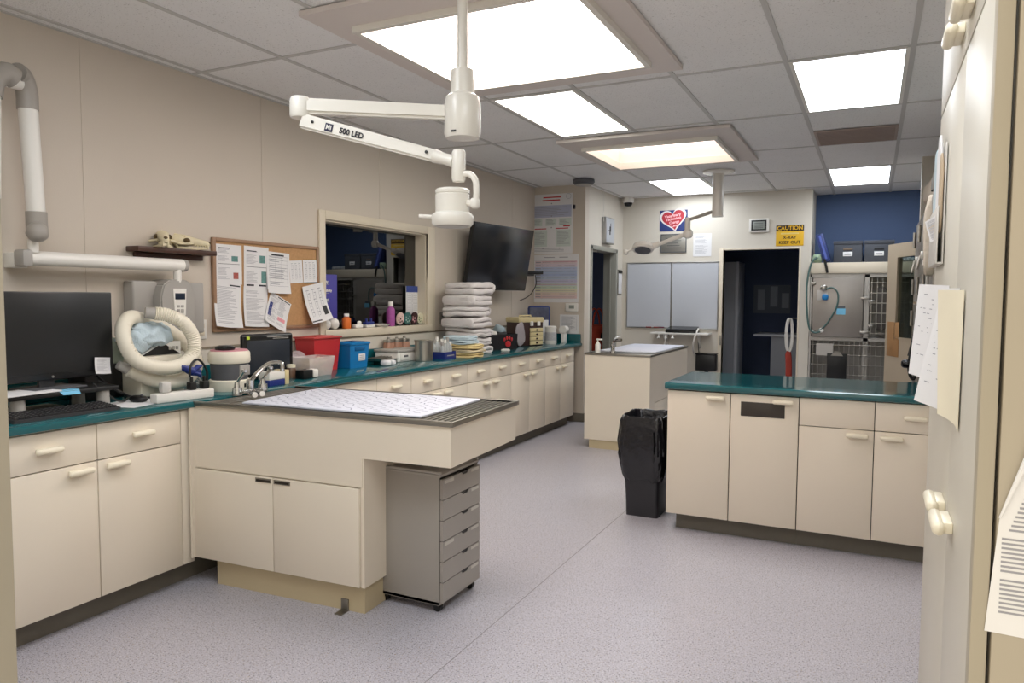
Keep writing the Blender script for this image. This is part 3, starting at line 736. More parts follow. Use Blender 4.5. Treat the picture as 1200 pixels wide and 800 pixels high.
# wall plates
def plate(label, y, z, m=M_white, holes=2, x=XL+.0005, w=.07, h=.115):
    t = thing('wall_outlet', label, 'wall outlet', (x, y, z), LW)
    b = MB(); b.box(-w/2, -.008, -h/2, w/2, 0, h/2, bev=.003); b.build('cover_plate', m, t)
    for k in range(holes):
        zz = (k-.5*(holes-1))*.045
        b = MB(); b.box(-.017, -.0105, zz-.014, .017, -.007, zz+.014, bev=.004); b.build('socket', M_greyd if m is not M_white else M_trim, t)
plate('steel wall outlet beside the window frame next to the towel stack', 5.83, 1.24, M_steeld)
plate('cream wall outlet under the left end of the cork board', 3.10, 1.235, M_white)

# ------------------------------------------------------------------ window sill things
SZ = 1.1905
t = thing('standing_sign', 'purple upright sign with white words in the window corner', 'sign', (XL-.075, 4.325, SZ), LW)
b = MB(); b.box(-.105, -.004, 0, .105, .004, .41, bev=.002); b.build('board', M_purple, t)
for i, (tx, s) in enumerate((('Safety', .03), ('Responsibility', .028), ('Respect', .028), ('Team', .028), ('Passion', .026))):
    lettering('words', tx, s, M_white, t, (-.035, -.005, .355-i*.066), bold=True)
    b = MB(); b.box(-.095, -.0052, .333-i*.066, .015, -.0042, .338-i*.066); b.build('small_print', M_ink, t)
b = MB(); b.lathe([(0, 0), (.02, .002), (.038, .02), (.042, .042), (.036, .065), (.02, .08), (0, .083)], (0, 0, 0), 18)
o = b.build('white_ball', M_white, loc=(XL-.02, 4.325, SZ)); tag(o, 'white ball on the sill in front of the purple sign, the larger', 'ball', 'white balls on the sill')
o = o.copy(); C.objects.link(o); o.location = (XL-.02, 4.238, SZ); o.scale = (.9,)*3; tag(o, 'white ball at the very left end of the window sill', 'ball', 'white balls on the sill')
def bottle(label, loc, r, h, body, capm, neck=.45, name='bottle', cat='bottle', group=None, capr=.75, band=None):
    t = thing(name, label, cat, loc, rnd.uniform(0, 3), group)
    b = MB(); b.lathe([(0, 0), (r*.94, 0), (r, r*.1), (r, h*.62), (r*.92, h*.70), (r*neck, h*.78), (r*neck, h*.82), (0, h*.82)], seg=16); b.build('body', body, t)
    b = MB(); b.lathe([(0, h*.80), (r*capr, h*.80), (r*capr, h*.97), (r*capr*.9, h), (0, h)], seg=14); b.build('cap', capm, t)
    if band:
        b = MB(); b.lathe([(r*1.015, h*.15), (r*1.015, h*.55)], seg=16); b.build('label_band', band, t)
    return t
bottle('small orange bottle with white cap on the sill', (XL-.02, 4.475, SZ), .034, .115, M_orange, M_white, capr=.6)
bottle('tall spray bottle with magenta label on the sill', (XL-.02, 5.05, SZ), .036, .205, M_pinkp, M_white, neck=.5, capr=.6, band=M_pinkp)
b = MB(); b.box(-.045, -.02, 0, .045, .02, .03, bev=.006); b.soft((.02, 0, .04), (.04, .03, .03), .8, 12, 8)
tag(b.build('putty_tub', M_white, loc=(XL-.02, 4.61, SZ), rot=(0, 0, LW)), 'small white tub on the sill right of the orange bottle', 'tub')
t = thing('clip_rack', 'small blue and white double rack standing mid sill', 'rack', (XL-.02, 4.75, SZ), LW)
b = MB(); b.box(-.055, -.025, 0, .055, .025, .022, bev=.004); b.build('base', M_white, t)
b = MB(); b.box(-.05, -.02, .022, .05, .02, .045, bev=.005); b.cyl((-.03, 0, .04), (-.03, 0, .07), .01, seg=10); b.cyl((.03, 0, .04), (.03, 0, .07), .01, seg=10); b.build('top', M_navyp, t)
t = thing('dish', 'flat white dish with dark contents on the sill', 'dish', (XL-.01, 4.90, SZ), 0)
b = MB(); b.lathe([(0, 0), (.05, 0), (.075, .02), (.072, .022), (.048, .006), (0, .006)], seg=20); b.build('bowl', M_white, t)
b = MB(); b.soft((0, 0, .012), (.09, .07, .014), .8, 14, 8, .003, 40, 4); b.build('contents', M_black, t)
orn = [('round sill ornament with a pale pink ring, leftmost of four', 5.20, '#e6c8c0', '#5a2f30'), ('round teal sill ornament, second of four from the left', 5.31, '#3b6f6c', '#a8c0b8'),
       ('round dark maroon sill ornament with pale blossoms, third of four', 5.415, '#3a1c22', '#d8a0a8'), ('round cream sill ornament with a green sprig, rightmost of four', 5.51, '#e2dcc0', '#6a8a58')]
for i, (lab, y, c1, c2) in enumerate(orn):
    t = thing('ornament', lab, 'ornament', (XL-.03, y, SZ), LW, 'round ornaments on the sill')
    r = .054 if i < 3 else .05
    b = MB(); b.lathe([(0, -.006), (r*.98, -.006), (r, 0), (r*.98, .006), (0, .006)], (0, 0, r+.004), 24, ax=(0, 1, .12)); b.build('disc', mat('ornament_'+str(i), c1, .3), t)
    rr = random.Random(i); b = MB()
    for k in range(7):
        a = k*PI*2/7; q = r*.55 if k else 0
        b.soft((q*math.cos(a), -.0068-.12*0, r+.004+q*math.sin(a)+0), (r*.34, .004, r*(.2+.2*rr.random())), .9, 10, 6)
    b.build('motif', mat('ornament_m'+str(i), c2, .4, var=.3, scale=60), t)
    b = MB(); b.box(-.02, -.012, 0, .02, .018, .008, bev=.002); b.build('foot', M_black, t)
t = thing('desk_calendar', 'white calendar card with a dark blue heading at the right of the sill', 'calendar', (XL-.085, 5.465, SZ), LW)
b = MB(); b.box(-.095, -.003, 0, .09, .003, .34, bev=.001); b.build('card', M_paper, t)
b = MB(); b.box(-.095, -.0042, .285, .09, -.0025, .34); b.build('heading', mat('deep_blue_print', '#34488c', .5), t, ang=0)
b = MB()
for i in range(2):
    for j in range(3):
        x = -.085+.09*i; z = .015+.09*j
        b.box(x, -.0038, z, x+.08, -.003, z+.002); b.box(x, -.0038, z+.078, x+.08, -.003, z+.08); b.box(x, -.0038, z, x+.002, -.003, z+.08); b.box(x+.078, -.0038, z, x+.08, -.003, z+.08)
        for k in range(4): b.box(x+.01, -.0038, z+.015+.015*k, x+.07, -.003, z+.018+.015*k)
b.build('panels', M_ink, t, ang=0)

# ------------------------------------------------------------------ computer corner
CZ = .9205
t = thing('monitor_riser', 'black monitor riser shelf on grey round legs', 'stand', (-3.30, 2.01, CZ), LW)
b = MB(); b.box(-.25, -.13, .075, .25, .13, .095, bev=.006); b.build('shelf', M_black, t)
for (x, y) in ((-.19, -.09), (.19, -.09), (-.19, .09), (.19, .09)):
    b = MB(); b.lathe([(0, 0), (.03, 0), (.028, .075), (0, .075)], (x, y, 0), 16); b.build('leg', M_greyl, t)
t = thing('monitor', 'black flat computer monitor on the desk corner', 'monitor', (-3.32, 2.02, CZ+.0955), LW+.03)
b = MB(); b.box(-.30, -.03, .04, .30, 0, .435, bev=.006); b.box(-.2, 0, .1, .2, .03, .34, bev=.012); b.build('housing', M_screen, t)
b = MB(); b.box(-.295, -.0325, .07, .295, -.0295, .43, bev=.001); b.build('screen', mat('screen_off', '#1b1c1d', .35, var=.03), t)
b = MB(); b.lathe([(0, 0), (.006, 0), (.005, .002), (0, .002)], (0, -.0302, .055), 12, ax=(0, -1, 0)); b.build('badge', M_alu, t)
b = MB(); b.box(-.035, .01, .005, .035, .03, .12, bev=.004); b.build('neck', M_greyd, t)
b = MB(); b.box(-.12, -.09, 0, .12, .09, .008, bev=.003); b.build('foot', M_greyd, t)
o = sheet_mb(.08, .078, 21, 'text', curl=.012, margin=.14).build('sticky_note', PM); o.location = (-3.2845, 2.255, CZ+.0955+.125); o.rotation_euler = (0, .08, LW+.03); tag(o, 'white handwritten note stuck on the lower corner of the monitor', 'note')
b = MB(); b.box(-.045, -.03, 0, .045, .02, .0012); b.quad((-.045, -.03, 0), (.045, -.03, 0), (.04, -.05, -.018), (-.04, -.05, -.016)); tag(b.build('sticky_note', M_bluen, loc=(-3.205, 2.02, CZ+.0958), rot=(0, 0, LW), ang=0), 'light blue note on the front edge of the monitor riser', 'note')
b = MB(); b.box(-.12, -.09, 0, .12, .09, .006, bev=.001); tag(b.build('paper_stack', [M_paper], loc=(-3.25, 1.86, CZ+.0957), rot=(0, 0, LW+.1)), 'white papers on the riser at the left of the monitor foot', 'paper')
b = MB(); b.box(-.14, -.1, 0, .14, .1, .012, bev=.002); tag(b.build('paper_stack', [mat('paper_grey', '#b8b4aa', .8)], loc=(-3.33, 1.94, CZ+.0003), rot=(0, 0, LW)), 'greyish papers tucked under the monitor riser', 'paper')
def keyboard():
    t = thing('keyboard', 'black computer keyboard on the front edge of the counter', 'keyboard', (-3.115, 1.945, CZ), LW-.03)
    b = MB(); b.prism([(-.068, .0), (.068, .0), (.068, .026), (-.068, .013)], .45, 'x', off=-.225); b.build('case', mat('case_black', '#38383a', .5), t)
    r = random.Random(1)
    for row in range(6):
        b = MB()
        y = .056-row*.0205; z = .0135+(y+.068)/.136*.013
        x = -.217
        while x < .214:
            w = .0185 if row < 5 or x < -.12 or x > .02 else .105
            w = min(w, .217-x)
            if not (.075 < x < .085): b.box(x+.001, y-.0085, z-.002, x+w-.001, y+.0085, z+.006, bev=.0015, seg=1)
            x += w+.0005
        kr = b.build('key_row', mat('key_black', '#1f1f21', .45), t); b = MB(); x = -.213
        while x < .21:
            b.box(x+.005, y-.002, z+.006, x+.011, y+.004, z+.0066); x += .019
        b.build('legends', M_alu, kr, ang=0)
keyboard()
t = thing('mouse', 'small black computer mouse right of the keyboard', 'mouse', (-3.185, 2.365, CZ+.0016), LW)
b = MB(); b.soft((0, 0, .014), (.058, .1, .034), .75, 18, 12); b.build('body', M_black, t)
b = MB(); b.cyl((-.004, -.025, .031), (.004, -.025, .031), .006, seg=10); b.build('wheel', M_greyd, t)
b = MB(); b.box(-.11, -.14, 0, .11, .14, .0012); tag(b.build('paper_sheet', M_paper, loc=(-3.17, 2.335, CZ+.0001), rot=(0, 0, .25)), 'white sheet lying under the black mouse', 'paper')
tag(MB().tube(spline([(-3.30, 2.24, CZ+.11), (-3.24, 2.30, CZ+.06), (-3.26, 2.38, CZ+.02), (-3.20, 2.44, CZ+.012), (-3.24, 2.56, CZ+.01)], 8), .005, 7).build('cable', M_cord), 'black cable looping from the monitor riser to the power strip', 'cable')
tag(MB().tube(spline([(-3.22, 2.16, CZ+.11), (-3.19, 2.24, CZ+.03), (-3.23, 2.32, CZ+.008), (-3.34, 2.42, CZ+.008), (-3.5, 2.5, CZ+.02)], 8), .005, 7).build('cable', M_cord), 'black cable running behind the mouse to the wall', 'cable')
tag(MB().tube(spline([(-3.44, 2.26, CZ+.20), (-3.42, 2.34, CZ+.10), (-3.40, 2.44, CZ+.012), (-3.38, 2.56, CZ+.008)], 8), .0045, 7).build('cable', M_cord), 'black cable hanging down behind the right edge of the monitor', 'cable')
b = MB(); b.box(-.05, -.001, -.045, .02, 0, .045); tag(b.build('sticky_note', M_orangen, loc=(-1.0803, .545, 1.335), rot=(0, 0, LW), ang=0), 'orange note stuck on the door frame at the left edge', 'note')
b = MB(); b.box(-.12, -.07, 0, .12, .07, .17, bev=.006); tag(b.build('speaker_box', M_black, loc=(-3.50, 2.385, CZ), rot=(0, 0, LW)), 'black box standing behind the white hose coil', 'box')

# patient warmer with its hose
t = thing('patient_warmer', 'white patient warming unit with a dark sloped panel inside the hose coil', 'warming unit', (-3.40, 2.59, CZ), LW)
b = MB(); b.box(-.13, -.11, 0, .13, .13, .13, bev=.01); b.box(-.12, -.10, .132, .13, .12, .205, bev=.008); b.build('body', M_hose, t)
b = MB(); b.prism([(-.11, .207), (.125, .207), (.125, .275), (.02, .275)], .18, 'y', off=-.09); b.build('top_panel', M_white, t)
b = MB(); b.prism([(-.108, .209), (.12, .209), (.03, .262), (-.0, .262)], .003, 'y', off=-.0925); b.build('dark_face', M_black, t)
b = MB()
for k in range(3): b.box(.05+.022*k, -.096, .232, .064+.022*k, -.0895, .25, bev=.002)
b.build('buttons', M_greyl, t)
def P3(y, z, x=-3.25): return (x, y, z)
path = [P3(2.555, 1.345, -3.30), P3(2.61, 1.335, -3.27), P3(2.675, 1.295, -3.235), P3(2.722, 1.215, -3.22), P3(2.71, 1.13, -3.21), P3(2.62, 1.078, -3.20), P3(2.50, 1.075, -3.20), P3(2.385, 1.115, -3.21), P3(2.34, 1.19, -3.23), P3(2.355, 1.275, -3.27), P3(2.43, 1.325, -3.32), P3(2.55, 1.31, -3.39),
        P3(2.69, 1.27, -3.42), P3(2.785, 1.18, -3.36), P3(2.79, 1.08, -3.28), P3(2.72, 1.01, -3.25), P3(2.61, .985, -3.24), P3(2.50, 1.01, -3.25), P3(2.38, 1.075, -3.28)]
pp = spline(path, 14)
t = thing('warmer_hose', 'thick white corrugated hose coiled round the warming unit', 'hose', tuple(pp[0]))
o0 = Vector(pp[0])
b = MB(); b.tube([p-o0 for p in pp], [.034+(.0026 if i % 2 else -.0014) for i in range(len(pp))], 16); b.build('hose', M_hose, t, ang=60)
d = (Vector(pp[0])-Vector(pp[2])).normalized()
b = MB(); b.cyl(-d*.01, d*.045, .033, .027, 16); b.build('end_fitting', M_greyl, t)
e1 = Vector(pp[-1])-o0; d = (Vector(pp[-1])-Vector(pp[-3])).normalized()
b = MB(); b.cyl(e1-d*.01, e1+d*.05, .030, .020, 16); b.build('end_fitting', M_greyl, t)
b = MB(); b.soft((0, 0, 0), (.16, .29, .12), .7, 56, 30, .028, 22, 5); b.soft((.03, -.07, -.035), (.1, .14, .11), .7, 36, 20, .02, 22, 6)
tag(b.build('folded_cloth', M_bluec, loc=(-3.37, 2.545, 1.235), ang=80), 'pale blue crumpled cloth draped over the warming unit', 'cloth')
b = MB(); b.soft((0, 0, 0), (.1, .2, .13), .7, 30, 16, .03, 12, 8)
tag(b.build('crumpled_cloth', mat('grey_green_cloth', '#b8c2b2', .9, bump=.5, bscale=90), loc=(-3.47, 2.40, 1.158), ang=80), 'grey green crumpled cloth on the black box behind the hose', 'cloth')
t = thing('hose_clip', 'dark blue plastic clip on the front of the hose', 'clip', (-3.175, 2.66, 1.045), LW)
b = MB(); b.tube([(-.06, 0, .03), (0, -.01, 0), (.05, 0, -.01)], [.012, .024, .02], 10); b.build('body', M_navyp, t)
b = MB(); b.tube([(.0, -.02, .0), (.03, -.02, .02), (.06, -.015, .025)], [.01, .014, .006], 8); b.tube([(.0, -.02, -.005), (.04, -.02, -.02), (.055, -.015, -.035)], [.01, .012, .006], 8); b.build('jaws', M_navyp, t)
t = thing('power_strip', 'white power strip with black plugs at the counter corner', 'power strip', (-3.055, 2.515, CZ), LW-.12)
b = MB(); b.box(-.155, -.03, 0, .155, .03, .045, bev=.006); b.build('housing', M_white, t)
for k in range(2):
    b = MB(); b.box(.03+k*.07, -.02, .045, .065+k*.07, .02, .085, bev=.006); b.cyl((.047+k*.07, 0, .085), (.047+k*.07, 0, .11), .008, seg=8); b.build('plug', M_black, t)
b = MB(); b.box(-.12, -.02, .045, -.07, .02, .1, bev=.012); b.build('adapter', mat('clear_grey', '#c9c6c0', .3), t)
tag(MB().tube(spline([(-3.06, 2.56, 1.03), (-3.06, 2.57, 1.09), (-3.09, 2.64, 1.11), (-3.1, 2.70, 1.05), (-3.13, 2.72, .96), (-3.2, 2.76, .93)], 8), .006, 7).build('cable', M_cord), 'black cord arching up from the power strip plug', 'cable')
for k in range(3):
    o = MB().tube(spline([(-3.52, 2.93+.02*k, 1.06), (-3.42, 2.9-.015*k, 1.0-.02*k), (-3.30, 2.86+.02*k, .94), (-3.2, 2.80-.03*k, .927+.004*k)], 8), .0045, 7).build('cable', M_cordw)
    tag(o, ['uppermost', 'middle', 'lowest'][k]+' of three white cords between the hose and the centrifuge', 'cable', 'white cords by the centrifuge')
# centrifuge
t = thing('centrifuge', 'cream bench centrifuge with dark waist and pink rimmed lid', 'centrifuge', (-3.17, 2.915, CZ))
b = MB(); b.lathe([(0, 0), (.106, 0), (.109, .01), (.109, .055), (.102, .06), (0, .06)], seg=28); b.build('base', M_hose, t)
b = MB(); b.lathe([(0, .06), (.095, .06), (.100, .15), (0, .15)], seg=28); b.build('drum', M_greyd, t)
b = MB(); b.lathe([(0, .15), (.106, .15), (.111, .16), (.109, .205), (.102, .215), (0, .215)], seg=28); b.build('lid', M_hose, t)
b = MB(); b.lathe([(.07, .215), (.100, .216), (.096, .222), (.07, .220)], seg=28); b.build('rim', mat('pink_rim', '#c98a92', .5), t)
b = MB(); b.soft((-.01, -.02, .23), (.1, .1, .035), .8, 18, 10); b.build('latch_knob', M_blackg, t)
b = MB(); b.box(.088, -.02, .085, .103, .05, .14, bev=.003); b.build('control_plate', M_greyl, t)
b = MB(); b.box(.102, .0, .02, .112, .035, .04, bev=.001); b.build('name_plate', M_black, t)
b = MB(); b.lathe([(0, 0), (.05, 0), (.055, .01), (.05, .09), (0, .1)], seg=14); tag(b.build('plastic_cup', M_clear, loc=(-3.36, 2.83, CZ)), 'clear plastic cup behind the centrifuge', 'cup')
b = MB(); b.box(-.13, -.1, 0, .13, .1, .012, bev=.003); tag(b.build('tray', M_black, loc=(-3.36, 3.05, CZ), rot=(0, 0, LW)), 'flat black tray beside the centrifuge base', 'tray')
# tablet monitor
t = thing('bedside_monitor', 'black rounded display screen with a green light leaning on the counter', 'display', (-3.385, 3.40, CZ), LW-.22)
b = MB(); b.box(-.18, -.035, .0, .18, .0, .285, bev=.02, seg=3); b.build('housing', M_blackg, t)
b = MB(); b.box(-.15, -.038, .04, .15, -.034, .245, bev=.003); b.build('screen', mat('slate_screen', '#2b3038', .25, var=.05), t)
b = MB(); b.box(-.15, -.039, .252, -.13, -.0345, .27, bev=.002); b.build('indicator', M_green, t)
b = MB(); b.box(-.01, -.0385, .262, .14, -.0345, .267); b.box(.03, -.0385, .252, .14, -.0345, .256); b.build('printed_lines', M_greyl, t, ang=0)
b = MB(); b.prism([(0, .2), (.09, 0), (.07, 0), (0, .14)], .12, 'x', off=-.06); b.build('rear_stand', M_black, t)
t = thing('glove_box', 'small white and navy box behind the chrome faucet', 'box', (-3.11, 3.17, CZ), LW+.05)
b = MB(); b.box(-.065, -.04, 0, .065, .04, .035, bev=.002); b.build('base', M_navyp, t)
b = MB(); b.box(-.065, -.04, .036, .065, .04, .082, bev=.002); b.build('top', M_white, t)
b = MB(); b.box(.066, -.042, .0, .10, .042, .085, bev=.003); b.build('end_sleeve', M_tan, t)
# bins
def bin_mb(w, d, h, taper, wall=.004):
    b = MB()
    def ring(s, z): return [b.bm.verts.new((x*s*w/2, y*s*d/2, z)) for x, y in ((-1, -1), (1, -1), (1, 1), (-1, 1))]
    k = (w-2*wall)/w
    o0, o1, i1, i0 = ring(taper, 0), ring(1, h), ring(k, h), ring(taper*k, .006)
    b._face(o0[::-1], 0); b._face(i0, 0)
    for A, B in ((o0, o1), (o1, i1), (i1, i0)):
        for q in range(4): b._face([A[q], A[(q+1) % 4], B[(q+1) % 4], B[q]], 0)
    return b
t = thing('sharps_bin', 'red tapered sharps container on the teal counter', 'container', (-3.475, 3.985, CZ), LW)
bin_mb(.275, .17, .225, .84).build('body', M_red, t, ang=0)
b = MB(); b.box(-.147, -.095, .225, .147, .095, .238, bev=.004); b.box(-.09, -.06, .238, .09, .06, .243, bev=.002); b.build('lid', mat('red_lid', '#c04844', .35), t)
t = thing('storage_bin', 'bright blue open plastic bin with a white tag', 'bin', (-3.415, 4.265, CZ), LW)
bin_mb(.225, .17, .18, .86).build('body', M_bluep, t, ang=0)
b = MB(); b.box(-.118, -.091, .168, .118, -.084, .186, bev=.002); b.box(-.118, .084, .168, .118, .091, .186, bev=.002); b.box(-.118, -.084, .168, -.109, .084, .186, bev=.002); b.box(.109, -.084, .168, .118, .084, .186, bev=.002); b.build('rim', M_bluep, t)
b = MB(); b.box(-.01, -.083, .05, .065, -.078, .1, bev=.001); lb = b.build('tag', M_paper, t); b = MB()
for k in range(3): b.box(0, -.0838, .062+.012*k, .05, -.0828, .066+.012*k)
b.build('print', M_ink, lb, ang=0)
b = MB(); b.box(-.055, -.086, .125, .055, -.0815, .152, bev=.004); b.build('handle_recess', mat('blue_dark', '#0d5a90', .4), t)
# tub with small parts, bag
t = thing('plastic_tub', 'translucent plastic tub of small supplies before the red container', 'tub', (-3.27, 3.70, CZ), LW)
bin_mb(.25, .16, .125, .82, .003).build('body', M_frost, t, ang=0)
b = MB()
r = random.Random(5)
for k in range(26):
    b.soft((r.uniform(-.09, .09), r.uniform(-.055, .055), .02+r.random()*.09), (.035, .03, .025), .7, 8, 6, 0, 1, k)
b.build('supplies', [mat('packets', '#c9b49c', .5, var=.5, scale=50)], t)['kind'] = 'stuff'
b = MB(); b.soft((0, 0, 0), (.12, .22, .15), .7, 26, 16, .035, 10, 3); tag(b.build('zip_bag', mat('bag_film', '#d9cfd2', .15, alpha=.5, var=.1, bump=.6, bscale=25), loc=(-3.43, 3.68, CZ+.075), ang=80), 'clear plastic zip bag propped between screen and red container', 'bag')
t = thing('thread_cassette', 'small black box with a white end in front of the plastic tub', 'box', (-3.19, 3.535, CZ), LW)
b = MB(); b.box(-.05, -.035, 0, .035, .035, .055, bev=.004); b.build('case', M_black, t)
b = MB(); b.box(.036, -.037, .004, .085, .035, .055, bev=.008); b.build('end', M_white, t)
t = thing('small_jar', 'little brown jar with a pale lid next to the black box', 'jar', (-3.29, 3.52, CZ))
b = MB(); b.lathe([(0, 0), (.03, 0), (.032, .05), (.025, .065), (0, .065)], seg=14); b.build('body', mat('brown_jar', '#6a5140', .3), t)
b = MB(); b.lathe([(0, .066), (.028, .066), (.028, .085), (0, .088)], seg=14); b.build('lid', M_paperc, t)
# trays, sterilising case, canister
t = thing('instrument_tray', 'stainless instrument tray lying by the blue bin', 'tray', (-3.43, 4.63, CZ+.03), LW+.1)
b = MB(); b.prism([(-.15, 0), (.15, 0), (.165, .02), (.16, .02), (.146, .004), (-.146, .004), (-.16, .02), (-.165, .02)], .22, 'y', off=-.11); b.build('pan', M_steel, t)
b = MB()
for k in range(4): b.tube([(-.13+.02*k, -.06+.035*k, .010), (.12, -.05+.03*k, .014)], .005, 6)
b.build('instruments', M_steeld, t)
bin_o = bin_mb(.16, .11, .03, .85); tag(bin_o.build('dish', M_tealc, loc=(-3.40, 4.66, CZ), rot=(0, 0, LW), ang=0), 'small dark teal dish under the instrument tray', 'dish')
b = MB(); b.soft((-.03, 0, .022), (.07, .07, .045), .6, 14, 8); b.soft((.05, .01, .02), (.06, .07, .04), .6, 14, 8); tag(b.build('gauze_roll', M_paper, loc=(-3.25, 4.50, CZ), rot=(0, 0, LW)), 'white gauze rolls on the counter right of the blue bin', 'gauze')
t = thing('instrument_case', 'white latched instrument case on the counter under the window', 'case', (-3.44, 4.94, CZ), LW)
b = MB(); b.box(-.205, -.11, 0, .205, .11, .075, bev=.01); b.build('body', M_white, t)
b = MB(); b.box(-.213, -.118, .076, .213, .118, .098, bev=.008); b.build('lid', M_greyl, t)
for x in (-.10, .10):
    b = MB(); b.box(x-.07, -.116, .015, x+.07, -.1095, .068, bev=.003); l = b.build('latch', M_white, t)
    b = MB(); b.box(x-.03, -.119, .038, x+.03, -.1155, .052, bev=.003); b.build('grip', M_greyd, l)
for k, y in enumerate((4.89, 5.00, 5.11)):
    t = thing('glass_jar', ['left glass jar with metal lid behind the white case', 'middle glass jar with metal lid behind the white case', 'right glass jar with metal lid, next to the steel canister'][k], 'jar', (-3.525, y, CZ), 0, 'glass jars behind the white case')
    b = MB(); b.lathe([(0, 0), (.045, 0), (.047, .13), (.04, .145), (0, .145)], seg=16); b.build('glass', M_copper, t)
    b = MB(); b.lathe([(0, .146), (.046, .146), (.046, .165), (.012, .172), (.012, .185), (0, .188)], seg=16); b.build('lid', M_steel, t)
t = thing('steel_canister', 'tall stainless canister in front of the white case, left of the bottles', 'canister', (-3.247, 4.985, CZ))
b = MB(); b.lathe([(0, 0), (.068, 0), (.072, .005), (.075, .165), (.072, .165), (.07, .01), (0, .01)], seg=24); b.build('body', M_steel, t)
b = MB(); b.lathe([(.0745, .15), (.0775, .155), (.0775, .168), (.0715, .168)], seg=24); b.build('rim', M_steel, t)
t = thing('bottle_carrier', 'navy carrier tray holding clear bottles on the counter', 'carrier', (-3.23, 5.235, CZ), LW)
b = MB(); b.box(-.09, -.08, 0, .09, .08, .006); b.box(-.09, -.08, .006, .09, -.074, .06); b.box(-.09, .074, .006, .09, .08, .06); b.box(-.09, -.074, .006, -.084, .074, .06); b.box(.084, -.074, .006, .09, .074, .06)
b.build('tray', M_navyp, t, ang=0)
MB().box(-.05, -.0812, .026, .06, -.0802, .034).build('print', M_greyl, t, ang=0)
ot = bpy.data.objects
pos = [(-3.19, 5.173), (-3.19, 5.214), (-3.19, 5.255), (-3.19, 5.296), (-3.27, 5.175), (-3.27, 5.216), (-3.27, 5.257), (-3.27, 5.297)]
for k, (x, y) in enumerate(pos):
    lab = ('front' if k < 4 else 'back')+' row clear bottle in the navy carrier, '+['first', 'second', 'third', 'fourth'][k % 4]+' from the left'
    bottle(lab, (x, y, CZ+.0065), .0185, .135+.02*(k % 3), mat('clear_bottle', '#d9dcdc', .12, alpha=.6, var=.1), M_white if k % 2 else M_greyl, group='bottles in the navy carrier')

# ------------------------------------------------------------------ towels and cloths
def slab(w, d, h, seed, layers=2, m=0, amp=.006):
    b = MB()
    for k in range(layers):
        z = h*(k+.5)/layers
        b.soft((0, 0, z), (w*(1-.02*k), d*(1-.015*k), h/layers*1.10), .38, 56, 18, amp, 9, seed*3+k, m)
    b.soft((-0.0, d*.42, h*.5), (w*.97, d*.14, h*.98), .5, 30, 12, amp*.6, 13, seed+50, m)     # rounded fold
    return b
z = CZ
places = ['bottom towel of the tall white stack', 'second towel from the bottom of the white stack', 'third towel from the bottom of the white stack', 'middle towel of the tall white stack',
          'third towel from the top of the white stack', 'second towel from the top of the white stack', 'topmost towel of the tall white stack']
r = random.Random(11)
for k, lab in enumerate(places):
    h = [.075, .082, .088, .095, .098, .10, .115][k]
    w = [.39, .38, .37, .39, .40, .37, .36][k]
    o = slab(.35+.02*r.random(), w, h*.90, k, amp=.016).build('folded_towel', M_towel, ang=80)
    o.location = (-3.325+r.uniform(-.012, .012), 5.83+r.uniform(-.015, .015), z+.002); o.rotation_euler = (r.uniform(-.03, .03), r.uniform(-.03, .03), r.uniform(-.08, .08)+(PI if k % 2 else 0))
    tag(o, lab, 'towel', 'folded white towels'); z += h
cl = [('pale blue folded cloth on top of the yellow cloths', M_bluec, .035), ('pale blue folded cloth second from the top, above the yellow cloths', M_bluec, .035), ('upper yellow folded cloth before the white towel stack', M_yellowc, .042), ('grey beige folded cloth between the two yellow cloths', mat('beige_cloth', '#cfc0a0', .95, bump=.5, bscale=140), .03), ('lowest yellow folded cloth before the white towel stack', M_yellowc, .042)]
z = CZ
for k, (lab, m, h) in enumerate(cl[::-1]):
    o = slab(.30-.03*(k > 2), .24-.03*(k > 2), h*.92, 30+k, amp=.009).build('folded_cloth', m, ang=80)
    o.location = (-3.155+.008*(k % 2)-.03*(k > 2), 5.47-.02*(k > 2), z+.002); o.rotation_euler = (0, 0, .1*(-1)**k+.05)
    tag(o, lab, 'cloth', 'folded cloths before the towels'); z += h
b = MB(); b.soft((0, 0, .012), (.09, .05, .022), .5, 14, 8); b.soft((.0, .07, .011), (.07, .05, .02), .5, 14, 8)
tag(b.build('soap_bars', M_white, loc=(-3.13, 6.22, CZ), rot=(0, 0, .4)), 'small white packets on the counter beside the towel stack', 'packet')
# black basket with red paw
t = thing('cloth_basket', 'black fabric basket with a red paw print full of cloths', 'basket', (-3.32, 6.42, CZ), LW-.36)
bin_mb(.36, .20, .155, .95).build('body', mat('black_fabric', '#17161a', .9, bump=.3), t, ang=0)
b = MB(); b.soft((.05, -.1015, .058), (.075, .006, .062), .9, 16, 8)
for q in range(4): b.soft((.05+.028*(q-1.5)*1.15, -.1015, .103+(.014 if q in (1, 2) else 0)), (.028, .006, .038), 1, 12, 8)
b.build('paw_print', M_red, t)
b = MB()
b.soft((-.09, 0, .145), (.1, .15, .09), .7, 20, 12, .02, 14, 1, 0); b.soft((.04, .02, .17), (.1, .13, .13), .7, 20, 12, .03, 12, 2, 1); b.soft((.0, -.04, .14), (.15, .08, .08), .7, 20, 12, .02, 14, 3, 2)
b.build('cloths', [M_white, mat('grey_blue_cloth', '#9fb0b8', .9), M_black], t, ang=80)
tag(MB().soft((0, 0, 0), (.02, .17, .26), .5, 18, 14, .012, 10, 4).build('plastic_sleeve', mat('bag_film', '#d9cfd2'), loc=(-3.27, 6.84, CZ+.135), rot=(.5, .1, .0), ang=80), 'grey clear plastic packet leaning between basket and tackle box', 'packet')
